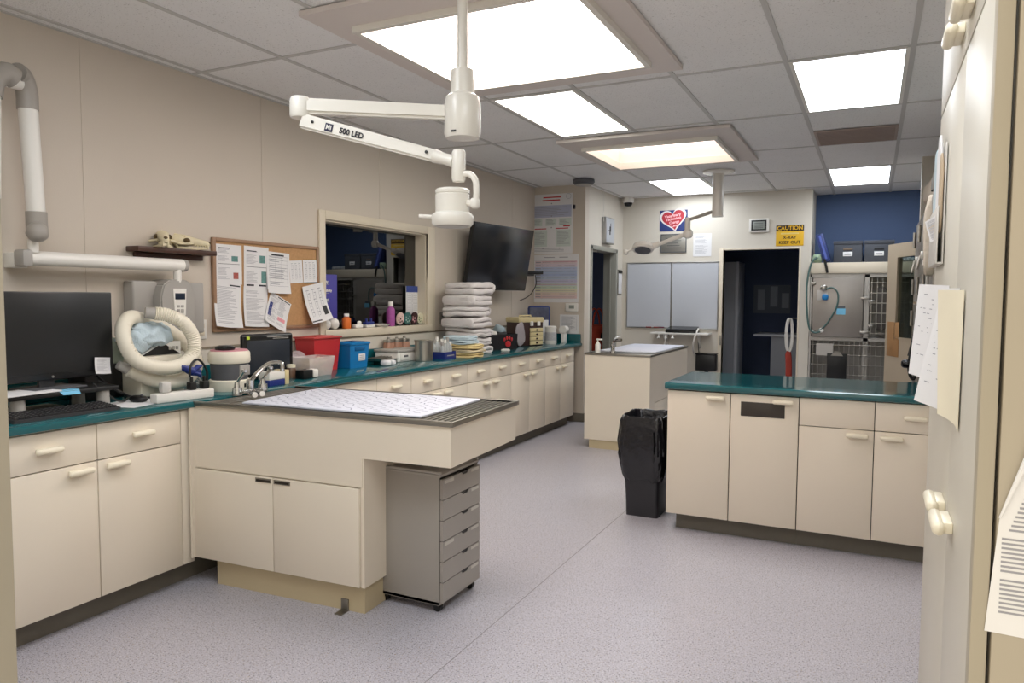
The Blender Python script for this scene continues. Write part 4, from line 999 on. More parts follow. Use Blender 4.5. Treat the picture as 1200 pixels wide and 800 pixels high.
# tackle box
t = thing('tackle_box', 'tan and maroon tackle box with four small drawers', 'tackle box', (-3.34, 7.10, CZ), LW-.42)
b = MB(); b.box(-.17, -.10, 0, .17, .11, .255, bev=.006); b.build('case', M_maroon, t)
b = MB(); b.box(-.178, -.108, .25, .178, .118, .305, bev=.012); b.build('lid', M_tan, t)
for k in range(4):
    b = MB(); b.box(-.02, -.112, .012+.046*k, .16, -.098, .053+.046*k, bev=.004); d = b.build('drawer', M_tan, t)
    b = MB(); b.cyl((.07, -.112, .033+.046*k), (.07, -.124, .033+.046*k), .009, seg=10); b.build('knob', M_maroon, d)
for x in (-.0, .1):
    b = MB(); b.box(x-.018, -.118, .215, x+.018, -.1, .262, bev=.003); b.build('clasp', M_white, t)
b = MB(); b.tube([(-.08, 0, .303), (-.08, 0, .322), (.08, 0, .322), (.08, 0, .303)], .008, 8); b.build('handle', M_tan, t)
t = thing('file_holder', 'dark blue upright file holder with a white paper beside the tackle box', 'file holder', (-3.40, 7.62, CZ), LW-.75)
b = MB(); b.box(-.14, -.02, 0, .13, .05, .42, bev=.03, seg=3); b.build('back', M_tape, t)
b = MB(); b.box(-.135, -.032, .0, .10, -.021, .40, bev=.01); b.build('cover', mat('blue_print', '#4b4f63', .4, var=.5, scale=25), t)
b = MB(); b.box(-.06, -.042, .005, .09, -.034, .26, bev=.001); b.build('leaflet', M_paper, t)
t = thing('wipes_tub', 'white wipes tub near the far end of the counter', 'tub', (-3.22, 7.52, CZ))
b = MB(); b.lathe([(0, 0), (.062, 0), (.066, .01), (.062, .17), (0, .17)], seg=20); b.build('tub', M_white, t)
b = MB(); b.lathe([(0, .17), (.066, .17), (.066, .19), (.05, .2), (0, .2)], seg=20); b.build('lid', M_white, t)
b = MB(); b.lathe([(.0668, .04), (.0650, .13)], seg=20); b.build('label_band', mat('print_grey', '#b8b8ba', .5, var=.3, scale=70), t)
t = thing('dispenser', 'small white tape dispenser roll with dark end by the far corner', 'dispenser', (-3.16, 7.75, CZ), LW)
b = MB(); b.cyl((-.03, 0, .15), (.06, 0, .15), .045, seg=18); b.box(-.03, -.02, 0, .06, .02, .12, bev=.004); b.build('body', M_white, t)
b = MB(); b.cyl((.0605, 0, .15), (.068, 0, .15), .032, seg=16); b.build('end_disc', M_greyd, t)

# ------------------------------------------------------------------ TV and charts
t = thing('television', 'black flat television tilted down on a wall arm', 'television', (-3.40, 6.62, 1.83), LW-.10)
tv = MB(); tv.box(-.56, -.02, -.325, .56, .02, .325, bev=.006); tv.box(-.3, .02, -.25, .3, .055, .2, bev=.015)
o = tv.build('housing', M_black, t, rot=(.17, 0, 0))
b = MB(); b.box(-.55, -.0225, -.31, .55, -.0195, .316, bev=.001); b.build('screen', mat('tv_glass', '#1a1c21', .2, var=.03), t, rot=(.17, 0, 0))
b = MB(); b.box(-.06, .06, -.06, .06, .12, .06, bev=.006); b.box(-.04, .10, -.05, .04, .192, .05, bev=.003); b.build('wall_arm', M_black, t)
t = thing('media_box', 'small black box on a bracket beside the television', 'media box', (-3.48, 7.60, 1.70), LW-.5)
b = MB(); b.box(-.11, -.05, 0, .11, .06, .035, bev=.005); b.build('box', M_black, t)
b = MB(); b.box(-.12, .0, -.02, .02, .12, -.001, bev=.003); b.build('bracket', M_greyd, t)
tag(MB().tube(spline([(-3.46, 7.62, 1.69), (-3.47, 7.66, 1.58), (-3.52, 7.6, 1.46), (-3.57, 7.45, 1.40)], 8), .005, 6).build('cable', M_cord), 'black cable dangling from the small box by the television', 'cable')

def chart(label, x, z, w, h, style):
    t = thing('wall_poster', label, 'poster', (x, 7.8985, z))
    b = MB(); b.box(-w/2, -.003, -h, w/2, 0, 0); b.build('sheet', M_paper, t, ang=0)
    r = random.Random(len(label))
    def blk(u0, v0, u1, v1, m, d=.0036, name='panel'):
        b = MB(); b.box(-w/2+u0*w, -d, -v1*h, -w/2+u1*w, -.0028, -v0*h); return b.build(name, m, t, ang=0)
    lil = mat('lilac_panel', '#b7bbd0', .7); mint = mat('mint_panel', '#cdd6cf', .7)
    if style == 'flow':
        blk(.03, .19, .97, .39, lil); blk(.03, .41, .28, .53, mint); blk(.36, .41, .62, .53, mint); blk(.68, .41, .97, .53, mint); blk(.04, .60, .4, .88, mint); blk(.62, .60, .96, .88, mint)
        b = MB()
        def ln(u0, v, u1, dv=.006): b.box(-w/2+u0*w, -.0042, -(v+dv)*h, -w/2+u1*w, -.0030, -v*h)
        for k in range(7): ln(.1, .22+k*.022, .1+r.uniform(.5, .8))
        for a in (.05, .38, .7):
            for k in range(5): ln(a, .425+k*.02, a+.22*r.uniform(.6, 1))
        for a in (.06, .64):
            for k in range(11): ln(a, .63+k*.02, a+.3*r.uniform(.5, 1))
        for k in range(3): ln(.06, .91+k*.022, .8)
        for (u, v) in ((.5, .15), (.5, .36), (.5, .55), (.3, .9), (.7, .9)): b.box(-w/2+(u-.012)*w, -.0043, -(v+.02)*h, -w/2+(u+.012)*w, -.003, -v*h)
        b.build('print', M_ink, t, ang=0)
        b = MB(); b.box(-w*.2, -.0042, -.065*h, w*.22, -.003, -.045*h); b.box(-w*.22, -.0042, -.115*h, w*.2, -.003, -.095*h); b.box(-w*.40, -.0042, -.585*h, -w*.12, -.003, -.57*h); b.box(w*.1, -.0042, -.585*h, w*.4, -.003, -.57*h); b.box(w*.28, -.0042, -.55*h, w*.44, -.003, -.53*h); b.build('headings', M_red, t, ang=0)
        b = MB(); b.tube([(w*.4+.03*math.cos(a*PI/8), -.0036, -.05*h+.03*math.sin(a*PI/8)) for a in range(16)], .0018, 5, closed=True); b.build('logo_ring', M_ink, t)
    else:
        bands = ['#dcc7cc', '#d9c9d4', '#b9c3dd', '#aebfdc', '#aab9da', '#b5c4d8', '#c2bfd8', '#c6cfcf', '#c9d6c2', '#dcd7ba', '#e0cdbd', '#dfc4c0']
        for k, c in enumerate(bands): blk(.09, .13+k*.066, .97, .19+k*.066, mat('band_%d' % k, c, .7), name='row')
        b = MB()
        for k in range(13): b.box(-w/2+.03*w, -.0042, -(.128+k*.066)*h, w/2-.03*w, -.0032, -(.126+k*.066)*h)
        for k in range(16): b.box(-w/2+(.24+k*.046)*w, -.0042, -.93*h, -w/2+(.242+k*.046)*w, -.0032, -.13*h)
        for k in range(12):
            for j in range(15):
                if r.random() > .2: b.box(-w/2+(.25+j*.046)*w, -.0042, -(.165+k*.066)*h, -w/2+(.275+j*.046)*w, -.0032, -(.155+k*.066)*h)
            b.box(-w/2+.1*w, -.0042, -(.17+k*.066)*h, -w/2+.21*w, -.0032, -(.15+k*.066)*h)
        b.box(-w*.22, -.0042, -.065*h, w*.0, -.0032, -.05*h); b.box(w*.1, -.0042, -.065*h, w*.28, -.0032, -.05*h)
        b.build('print', M_ink, t, ang=0)
        b = MB(); b.box(-w*.26, -.0044, -.155*h, w*.46, -.0034, -.145*h); b.box(-w*.42, -.0044, -.63*h, w*.46, -.0034, -.622*h); b.build('red_row', mat('red_print', '#c98a92', .7), t, ang=0)
chart('upper wall chart with lilac panels and red headings on the corner wall', -3.385, 2.635, .53, .69, 'flow')
chart('lower wall chart with a grid of coloured rows on the corner wall', -3.34, 1.935, .60, .555, 'grid')
t = thing('thermostat', 'small white wall thermostat below the coloured chart', 'thermostat', (-3.115, 7.8995, 1.325))
b = MB(); b.box(-.075, -.028, -.048, .075, 0, .048, bev=.006); b.build('body', M_white, t)
b = MB(); b.box(-.03, -.0295, -.015, .035, -.0275, .025, bev=.001); b.build('display', M_lcdg, t)
sheet('plain printed sheet taped under the wall thermostat', (-3.15, 7.8985, 1.24), 0, .235, .22, .0, seed=33, style='form')

# wall beside door 1
t = thing('wall_clock', 'square silver clock on the wall above the left doorway', 'clock', (XD+.0005, 8.63, 2.255), LW)
b = MB(); b.box(-.16, -.055, -.16, .16, 0, .16, bev=.008); b.build('case', M_alu, t)
b = MB(); b.box(-.145, -.0575, -.145, .145, -.0545, .145, bev=.002); b.build('face', mat('clock_face', '#b9bdc2', .3), t)
b = MB(); b.box(-.006, -.0605, -.01, .006, -.0572, .09); b.box(-.07, -.0605, -.006, .01, -.0572, .006); b.box(-.04, -.0605, -.05, -.01, -.0572, .05); b.build('hands', M_black, t, ang=0)
t = thing('wall_file', 'metal chart clipboard holder with a white paper right of the left doorway', 'clipboard', (XD+.0005, 9.165, 1.48), LW)
b = MB(); b.box(-.075, -.012, 0, .075, 0, .32, bev=.002); b.build('board', M_steeld, t)
b = MB(); b.box(-.065, -.018, .01, .065, -.013, .27, bev=.001); b.build('paper', M_paper, t)
b = MB(); b.box(-.05, -.03, .275, .05, -.0125, .31, bev=.004); b.build('clip', M_black, t)
t = thing('tote_bag', 'orange red tote bag with long handles inside the left doorway', 'bag', (XD-.34, 9.27, .7205), LW-.5)
b = MB(); b.soft((0, 0, .18), (.34, .16, .36), .4, 26, 14, .012, 8, 2); b.build('body', M_bag2, t, ang=60)
for s in (-1, 1):
    b = MB(); b.tube(spline([(-.1, .04*s, .34), (-.07, .045*s, .5), (0, .05*s, .57), (.07, .045*s, .5), (.1, .04*s, .34)], 6), .011, 8); b.build('strap', M_bag2, t)
b = MB(); b.soft((.06, -.075, .2), (.12, .03, .14), .6, 16, 10, .01, 12, 3); b.build('pocket', M_black, t, ang=60)
t = thing('side_table', 'dark side table holding the tote bag in the unlit doorway', 'table', (XD-.40, 9.25, 0), LW)
b = MB(); b.box(-.24, -.2, .69, .24, .2, .72, bev=.004); b.build('top', M_greyd, t)
for x in (-.21, .21):
    for y in (-.17, .17):
        b = MB(); b.box(x-.018, y-.018, 0, x+.018, y+.018, .69, bev=.003); b.build('leg', M_greyd, t)

# ------------------------------------------------------------------ back wall
yb = YB-.0005
t = thing('whiteboard', 'two panel whiteboard with metal frame on the back wall', 'whiteboard', (-2.31, yb, 1.05))
for x0, x1 in ((-.585, -.005), (.003, .585)):
    b = MB(); b.box(x0+.008, -.014, .008, x1-.006, -.001, .837); b.build('panel', M_wb, t, ang=0)
b = MB(); b.box(-.59, -.02, 0, .59, -.001, .012, bev=.002); b.box(-.59, -.02, .833, .59, -.001, .845, bev=.002); b.box(-.59, -.02, .012, -.578, -.001, .833, bev=.002); b.box(.578, -.02, .012, .59, -.001, .833, bev=.002); b.box(-.006, -.02, .012, .004, -.001, .833, bev=.002)
b.build('frame', M_alu, t)
for k, (x, c) in enumerate(((-.32, '#8a2f2a'), (-.22, '#8a2f2a'), (-.15, '#6a2a40'))):
    b = MB(); b.cyl((x, -.03, .012), (x+.07, -.03, .012), .007, seg=8); tag(b.build('marker', mat('marker_%d' % k, c, .4), loc=(-2.31, yb, 1.05)), ['left', 'middle', 'right'][k]+' red pen on the whiteboard ledge', 'pen', 'pens on the whiteboard ledge')
t = thing('heart_poster', 'navy poster with a red heart above the whiteboard', 'poster', (-2.30, yb, 2.285))
b = MB(); b.box(-.18, -.004, 0, .175, 0, .265); b.build('sheet', M_tape, t, ang=0)
def heart(s, cx, cz, n=40, a=.16):
    pts = []
    for i in range(n):
        t_ = 2*PI*i/n
        x = 16*math.sin(t_)**3*s*1.06; z = (13*math.cos(t_)-5*math.cos(2*t_)-2*math.cos(3*t_)-math.cos(4*t_)+2)*s
        pts.append((cx+x*math.cos(a)-z*math.sin(a), cz+x*math.sin(a)+z*math.cos(a)))
    return pts
b = MB(); b.prism(heart(.0100, .0, .135), .003, 'y', off=-.0075); b.build('heart_border', M_paper, t, ang=0)
b = MB(); b.prism(heart(.0085, .0, .136), .003, 'y', off=-.0100); hb = b.build('heart', M_heart, t, ang=0)
for k, (tx, z, s) in enumerate((('Veterinary', .195, .048), ('Technicians', .155, .042), ('Change', .112, .042), ('Lives', .07, .044))):
    lettering('words', tx, s, M_pinkt, t, (-.012+.010*k, -.0108, z), rot=(PI/2, -.17, 0), bold=True)
t = thing('wall_plaque', 'grey metal plaque below the heart poster', 'plaque', (-2.295, yb, 2.015))
b = MB(); b.box(-.165, -.014, 0, .165, 0, .235, bev=.003); b.build('plate', M_plaque, t)
b = MB(); b.box(-.165, -.018, 0, .165, -.013, .01); b.box(-.165, -.018, .225, .165, -.013, .235); b.box(-.165, -.018, .01, -.155, -.013, .225); b.box(.155, -.018, .01, .165, -.013, .225); b.build('rim', M_greyd, t, ang=0)
b = MB()
for k in range(5): b.box(-.1+.02*(k % 2), -.0152, .055+.03*k, .1-.02*(k % 3), -.0138, .062+.03*k)
b.build('engraving', M_greyd, t, ang=0)
sheet('white list in a clear sleeve right of the grey plaque', (-1.935, yb-.002, 2.245), 0, .225, .285, 0, seed=44, style='text', margin=.13)
t = thing('wall_control', 'white wall control panel with dark screen beside the caution sign', 'control panel', (-1.26, yb, 2.235))
b = MB(); b.box(-.115, -.035, 0, .115, 0, .165, bev=.014, seg=3); b.build('body', M_white, t)
b = MB(); b.box(-.088, -.038, .022, .088, -.034, .145, bev=.004); sc = b.build('bezel', M_black, t)
b = MB(); b.box(-.066, -.0395, .038, .066, -.0375, .128, bev=.001); b.build('screen', M_lcdg, sc)
b = MB()
for k in range(4): b.box(-.05, -.041, .05+.018*k, .05, -.0392, .056+.018*k)
b.build('readout', M_greyd, sc, ang=0)
t = thing('caution_sign', 'yellow caution sign over the dark x-ray doorway', 'sign', (-.91, yb, 2.065))
b = MB(); b.box(-.155, -.004, 0, .155, 0, .175, bev=.001); b.build('board', M_yellow, t)
b = MB(); b.box(-.155, -.0052, .176, .155, 0, .245, bev=.001); b.build('header', M_brownk, t)
lettering('words', 'CAUTION', .064, M_yellow, t, (0, -.0058, .21), bold=True)
lettering('words', 'X-RAY', .046, M_brownk, t, (0, -.0046, .098), bold=True, space=1.15)
lettering('words', 'KEEP OUT', .05, M_brownk, t, (0, -.0046, .04), bold=True, space=1.08)
b = MB(); b.box(-.1, -.0046, .138, .1, -.0038, .154); b.build('faded_line', mat('faded_yellow', '#e8cf7a', .6), t, ang=0)
# fold down shelf with laptop
t = thing('wall_shelf', 'white folding wall shelf with hooks below the whiteboard', 'shelf', (-2.16, yb, .985))
b = MB(); b.box(-.35, -.26, 0, .37, -.001, .022, bev=.004); b.build('board', M_white, t)
for x in (-.2, .22): MB().prism([(-.002, -.001), (-.2, -.001), (-.002, -.18)], .015, 'x', off=x).build('bracket', M_white, t)
for x in (-.24, -.15, -.06):
    b = MB(); b.tube([(x, -.255, -.001), (x, -.262, -.035), (x-.018, -.275, -.045)], .008, 8); b.tube([(x, -.262, -.035), (x+.018, -.275, -.045)], .008, 8); b.build('hook', M_white, t)
tag(MB().tube(spline([(-2.31, 9.025, .95), (-2.32, 9.02, .86), (-2.34, 9.04, .78), (-2.33, 9.1, .70)], 6), .005, 6).build('cord', M_cordw), 'thin pale cord hanging from the middle shelf hook', 'cord')
t = thing('laptop', 'closed black laptop on the white wall shelf', 'laptop', (-2.13, yb-.14, 1.0078))
b = MB(); b.box(-.19, -.11, .0, .19, .11, .03, bev=.006); b.build('base', M_black, t)
b = MB(); b.prism([(-.11, .031), (.11, .031), (.11, .075), (-.105, .045)], .36, 'x', off=-.18); b.build('lid', M_blackg, t)
tag(MB().tube(spline([(-1.93, 9.15, 1.06), (-1.935, 9.08, 1.02), (-1.95, 9.03, .95), (-1.975, 9.06, .84), (-1.99, 9.2, .74)], 8), .011, 8).build('cord', M_cordw), 'thick white cord curving down from the laptop shelf', 'cord')
t = thing('waste_box', 'black box on the floor stand behind the far exam table', 'box', (-1.82, 9.14, 0))
b = MB(); b.box(-.02, -.02, 0, .02, .02, .55); b.box(-.12, -.1, 0, .12, .1, .02, bev=.004); b.build('post', M_greyd, t)
b = MB(); b.box(-.12, -.08, .55, .12, .08, .745, bev=.01); b.build('bin', M_black, t)
b = MB(); b.box(-.125, -.085, .745, .125, .085, .765, bev=.006); b.build('lid', M_blackg, t)
tag(MB().tube(spline([(-1.955, 9.27, .96), (-1.95, 9.28, .8), (-1.93, 9.28, .65), (-1.93, 9.285, .4)], 8), .005, 6).build('cord', M_cord), 'thin dark cord on the wall beside the black waste box', 'cord')

# x-ray room contents
t = thing('storage_cabinet', 'tall grey panel standing inside the dark x-ray room', 'cabinet', (-1.93, 10.2, 0), .0)
b = MB(); b.box(-.12, 0, 0, .26, .5, 1.93, bev=.004); b.build('body', mat('room_grey', '#8f9196', .5), t)
b = MB(); b.box(.26, -.004, 0, .30, .5, 1.93, bev=.003); b.build('edge_trim', mat('room_grey_light', '#b3b5ba', .5), t)
t = thing('xray_table', 'grey x-ray table with a ledge inside the dark doorway', 'table', (-1.02, 10.4, 0))
b = MB(); b.box(-.2, 0, 0, .30, .6, .93, bev=.004); b.build('base', mat('room_grey', '#5d6066'), t)
b = MB(); b.box(-.42, -.05, .931, .30, .62, .96, bev=.004); b.build('top', mat('room_grey_light', '#7d8087'), t)
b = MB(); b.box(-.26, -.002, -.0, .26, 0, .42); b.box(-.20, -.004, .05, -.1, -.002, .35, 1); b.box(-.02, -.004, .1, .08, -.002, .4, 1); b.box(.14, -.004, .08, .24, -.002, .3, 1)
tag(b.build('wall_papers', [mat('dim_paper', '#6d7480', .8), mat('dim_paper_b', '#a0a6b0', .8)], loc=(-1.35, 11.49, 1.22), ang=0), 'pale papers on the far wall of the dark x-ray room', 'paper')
t = thing('hanging_lead', 'coiled white leash hanging at the x-ray doorway', 'leash', (-.90, 9.46, 1.0))
b = MB()
for k in range(3): b.tube([(.035*math.cos(a*PI/12)+.012*k-.01, -.01*k, .0+.20*math.sin(a*PI/12)) for a in range(24)], .008, 7, closed=True)
b.build('loops', M_cordw, t)
b = MB(); b.cyl((.09, 0, .2), (-.0, -.02, .205), .006, seg=8); b.build('hook', M_steeld, t)
b = MB(); b.soft((0, 0, 0), (.075, .05, .40), .5, 18, 16, .012, 8, 2); tag(b.build('red_strap', M_redc, loc=(-.895, 9.45, .61), ang=70), 'red fabric strap hanging below the white leash', 'strap')

# ------------------------------------------------------------------ kennels at the back
t = thing('kennel_bank', 'stainless kennel bank under the grey boxes at the back', 'kennel', (-.665, 9.29, 0))
b = MB(); b.box(.0, .0, 0, .02, .58, 1.72); b.box(.575, 0, .02, .625, .02, 1.72); b.box(1.13, 0, .02, 1.15, .58, 1.72); b.box(.02, .55, 0, 1.13, .57, 1.72); b.box(.02, 0, .955, 1.13, .58, .995); b.box(.02, 0, 0, 1.13, .58, .05); b.box(.0, .0, 1.69, 1.15, .02, 1.735)
b.build('carcass', mat('kennel_steel', '#b3afa8', .4, metal=.4, var=.1), t, ang=0)
b = MB(); b.box(-.0, -.02, 1.736, 1.30, .6, 1.86, bev=.004); b.build('top_board', M_trim, t)
b = MB(); b.box(.03, -.022, 1.0, .565, -.002, 1.685, bev=.004); d = b.build('door', mat('kennel_door', '#a29b93', .36, metal=.5, var=.15, scale=4), t)
b = MB()
b.bm.free()
for zz in (1.06, 1.62): MB().box(.01, -.034, zz-.02, .06, -.02, zz+.02, bev=.004).build('hinge', M_steel, d)
for zz in (1.06, 1.45): MB().box(.54, -.036, zz-.014, .64, -.02, zz+.014, bev=.004).build('latch', M_steel, d)
b = MB(); b.box(.30, -.03, 1.28, .38, -.0225, 1.36, bev=.003); cc = b.build('card_holder', M_greyd, d)
b = MB(); b.box(.29, -.034, 1.26, .385, -.0305, 1.33); b.build('blue_note', M_bluen, cc, ang=0)
b = MB(); b.box(.075, -.03, 1.42, .19, -.0225, 1.54, bev=.003); b.build('white_card', mat('pale_card', '#b8b2aa', .6), d)
b = MB(); b.soft((.165, -.04, 1.46), (.07, .04, .07), .7, 14, 10); b.build('blue_fitting', M_bluep, d)
b = MB(); b.soft((.15, -.04, 1.57), (.07, .04, .07), .8, 14, 10, .008, 20, 1); b.build('valve', M_steel, d)
b = MB(); b.tube(spline([(.17, -.04, 1.55), (.24, -.045, 1.57), (.30, -.04, 1.50), (.295, -.035, 1.36), (.22, -.035, 1.2), (.15, -.035, 1.1), (.10, -.035, 1.075)], 8), .009, 8); b.build('gas_tube', M_tube, d)
b = MB(); b.lathe([(0, 0), (.028, 0), (.028, .014), (.012, .02), (0, .02)], (.135, -.023, 1.075), 14, ax=(0, -1, 0)); b.build('port', M_white, d)
b = MB()
for k in range(9): b.cyl((.65+k*.055, -.01, 1.02), (.65+k*.055, -.01, 1.68), .0055, seg=6)
for k in range(6): b.cyl((.63, -.016, 1.05+k*.115), (1.12, -.016, 1.05+k*.115), .0065, seg=6)
b.build('bar_door', M_steel, t)
b = MB()
for k in range(20): b.cyl((.05+k*.055, -.01, .08), (.05+k*.055, -.01, .95), .005, seg=6)
for k in range(8): b.cyl((.03, -.016, .1+k*.115), (1.12, -.016, .1+k*.115), .0065, seg=6)
b.build('bar_door', M_steel, t)
b = MB(); b.box(.62, -.03, 1.4, .69, -.012, 1.43, bev=.004); b.build('latch', M_steel, t); MB().box(.62, -.03, 1.12, .68, -.012, 1.15, bev=.004).build('latch', M_steel, t)
t = thing('clipboard', 'black clipboard hanging on the lower kennel bars', 'clipboard', (-.36, 9.268, .50))
b = MB(); b.box(-.10, -.008, 0, .11, 0, .31, bev=.003); b.build('board', M_black, t)
b = MB(); b.prism([(-.06, .28), (.07, .28), (.03, .335), (-.02, .335)], .012, 'y', off=-.016); b.build('clip', M_steel, t)
b = MB(); b.soft((0, 0, .12), (.12, .1, .5), .4, 18, 14, .01, 8, 2); tag(b.build('grey_bag', mat('grey_pouch', '#5b5651', .7), loc=(-.0+.09, 9.40, 1.21), ang=60), 'dark grey bag behind the upper kennel bars', 'bag')
b = MB(); b.box(-.08, -.004, 0, .1, 0, .14); tag(b.build('kennel_card', mat('pale_card', '#b8b2aa'), loc=(-.5, 9.268, .78), ang=0), 'pale card on the lower kennel left of the clipboard', 'card')
def fbox(label, x):
    t = thing('file_box', label, 'box', (x, 9.37, 1.8605), 0, 'grey boxes on the kennel top')
    b = MB(); b.box(-.15, 0, 0, .15, .36, .21, bev=.004); b.build('body', M_box, t)
    b = MB(); b.box(-.155, -.006, .211, .155, .366, .25, bev=.004); b.build('lid', M_box, t)
    b = MB(); b.box(-.05, -.004, .075, .05, 0, .125, bev=.001); l = b.build('tag', M_paper, t)
    b = MB(); b.box(-.035, -.0048, .09, .035, -.0038, .105); b.build('print', M_ink, l, ang=0)
    b = MB(); b.box(-.05, -.007, .145, .05, 0, .165, bev=.004); b.build('grip_plate', mat('grip_'+('a' if x < -.2 else 'b'), '#6b5a4a' if x < -.2 else '#222226', .5), t)
fbox('grey lidded box with a white tag on the kennels, the left one', -.28)
fbox('grey lidded box with a white tag on the kennels, the right one', .045)
b = MB()
for k in range(5): b.soft((.04*k, .02*(k % 2), .03), (.06, .2, .055), .6, 10, 8, .006, 20, k)
tag(b.build('bundle', mat('silver_pack', '#b9bcc2', .4, var=.3, scale=60), loc=(.27, 9.45, 1.8605), ang=60), 'silver white bundled packs at the right end of the kennel top', 'bundle')
t = thing('folder', 'dark blue binder leaning at the left end of the kennel top', 'binder', (-.54, 9.36, 1.862), 0)
b = MB(); b.box(-.04, -.10, 0, .04, .12, .33, bev=.006); b.build('cover', M_tape, t, rot=(0, -.30, 0), loc=(.05, 0, .012))
b = MB(); b.box(-.012, -.103, .03, .012, -.1, .31); b.build('spine_strip', mat('spine_blue', '#5566b0', .4), t, rot=(0, -.30, 0), loc=(.05, 0, .012))
tag(MB().tube(spline([(-.52, 9.262, 1.90), (-.5, 9.258, 1.82), (-.485, 9.26, 1.74)], 6), .014, 8).build('strap', M_black), 'short black strap hanging below the blue binder', 'strap')
b = MB(); b.soft((0, 0, .05), (.12, .1, .1), .8, 20, 12, .02, 16, 4); tag(b.build('mask_bundle', mat('green_white', '#9fb59a', .6, var=.4, scale=40), loc=(-.595, 9.315, 1.8605), ang=60), 'green white bundle of tubing left of the blue binder', 'bundle')
tag(MB().tube(spline([(-.60, 9.26, 1.92), (-.66, 9.245, 1.85), (-.70, 9.24, 1.6), (-.69, 9.24, 1.3), (-.66, 9.24, 1.1), (-.6, 9.25, 1.045), (-.54, 9.255, 1.06)], 8), .011, 8).build('gas_hose', M_tube), 'dark green gas hose curving beside the kennel door', 'hose')

# open beige door with vision panel
t = thing('swing_door', 'open beige door with narrow glass panel before the back kennels', 'door', (.47, 7.80, 0), math.atan2(8.55-7.80, .145-.47))
Ld = math.hypot(.75, .325)
b = MB()
for a, c, d, e in rect_minus(0, .012, Ld, 2.0, [(.25, 1.06, .60, 1.86)]): b.box(a, -.02, c, d, .02, e)
b.build('leaf', M_doorb, t, ang=0)
b = MB(); b.box(.25, -.026, 1.04, .60, .026, 1.06); b.box(.25, -.026, 1.86, .60, .026, 1.88); b.box(.23, -.026, 1.04, .25, .026, 1.88); b.box(.60, -.026, 1.04, .62, .026, 1.88); b.build('glazing_bead', M_doorb, t, ang=0)
b = MB(); b.box(.251, -.003, 1.061, .599, .003, 1.859); b.build('glass', glass_mat('clear_pane', '#cfd6d2', 0, 1.45), t, ang=0)
b = MB(); b.box(Ld-.30, .0205, .86, Ld-.05, .026, 1.21, bev=.002); b.build('push_plate', M_wood, t)
# kennel bank down the right wall, seen along its front
t = thing('kennel_bank', 'stainless kennel bank along the right wall beyond the island', 'kennel', (.33, 7.60, 0), -PI/2)
b = MB(); b.box(0, .03, 0, 2.30, .70, 2.12); b.build('carcass', M_steeld, t, ang=0)
for i, (x0, x1) in enumerate(((.01, .76), (.78, 1.52), (1.54, 2.29))):
    for j, (z0, z1) in enumerate(((.06, .72), (.74, 1.40), (1.42, 2.10))):
        b = MB(); b.box(x0, 0, z0, x1, .028, z1, bev=.004); d = b.build('door', M_steeld if (i+j) % 2 else mat('kennel_door', '#8b857d'), t)
        b = MB(); b.box(x1-.10, -.03, (z0+z1)/2-.03, x1-.04, 0, (z0+z1)/2+.03, bev=.004); b.tube([(x1-.07, -.03, (z0+z1)/2), (x1-.07, -.05, (z0+z1)/2-.1)], .009, 8); b.build('latch', M_steel if j != 1 else M_black, d)
        MB().cyl((x0+.03, -.012, z0+.06), (x0+.03, -.012, z0+.2), .012, seg=8).build('hinge', M_steel, d); MB().cyl((x0+.03, -.012, z1-.2), (x0+.03, -.012, z1-.06), .012, seg=8).build('hinge', M_steel, d)
b = MB(); b.soft((0, 0, .1), (.3, .5, .2), .5, 24, 14, .03, 7, 1); tag(b.build('folded_blanket', mat('beige_blanket', '#b9ab9a', .9, bump=.5), loc=(.48, 6.2, 2.122), ang=70), 'beige blanket folded on top of the right hand kennels', 'blanket')
b = MB(); b.soft((0, 0, .12), (.26, .4, .24), .5, 24, 14, .03, 7, 2); tag(b.build('folded_blanket', mat('grey_blanket', '#8a857f', .9, bump=.5), loc=(.46, 5.6, 2.122), ang=70), 'grey blanket folded on the near end of the right hand kennels', 'blanket')
t = thing('hanging_clipboard', 'grey metal clipboard standing out from the right hand kennel door', 'clipboard', (.323, 5.62, 1.50), -PI/2-.5)
b = MB(); b.box(-.17, -.012, 0, .0, 0, .34, bev=.003); b.build('board', M_grey, t)
b = MB(); b.box(-.16, -.018, .02, -.01, -.013, .30); b.build('papers', mat('paper_grey', '#b8b4aa'), t, ang=0)
t = thing('leash_loop', 'black leash looped over a right hand kennel latch', 'leash', (.285, 5.66, 1.02))
b = MB(); b.tube(spline([(0, 0, .30), (-.03, .01, .15), (-.05, .0, -.05), (-.02, 0, -.12), (.0, 0, 0), (.01, 0, .18)], 8, True), .011, 8, closed=True); b.build('strap', M_black, t)
b = MB(); b.soft((-.06, .0, -.02), (.08, .06, .06), .7, 14, 8); b.build('buckle', M_blackg, t)

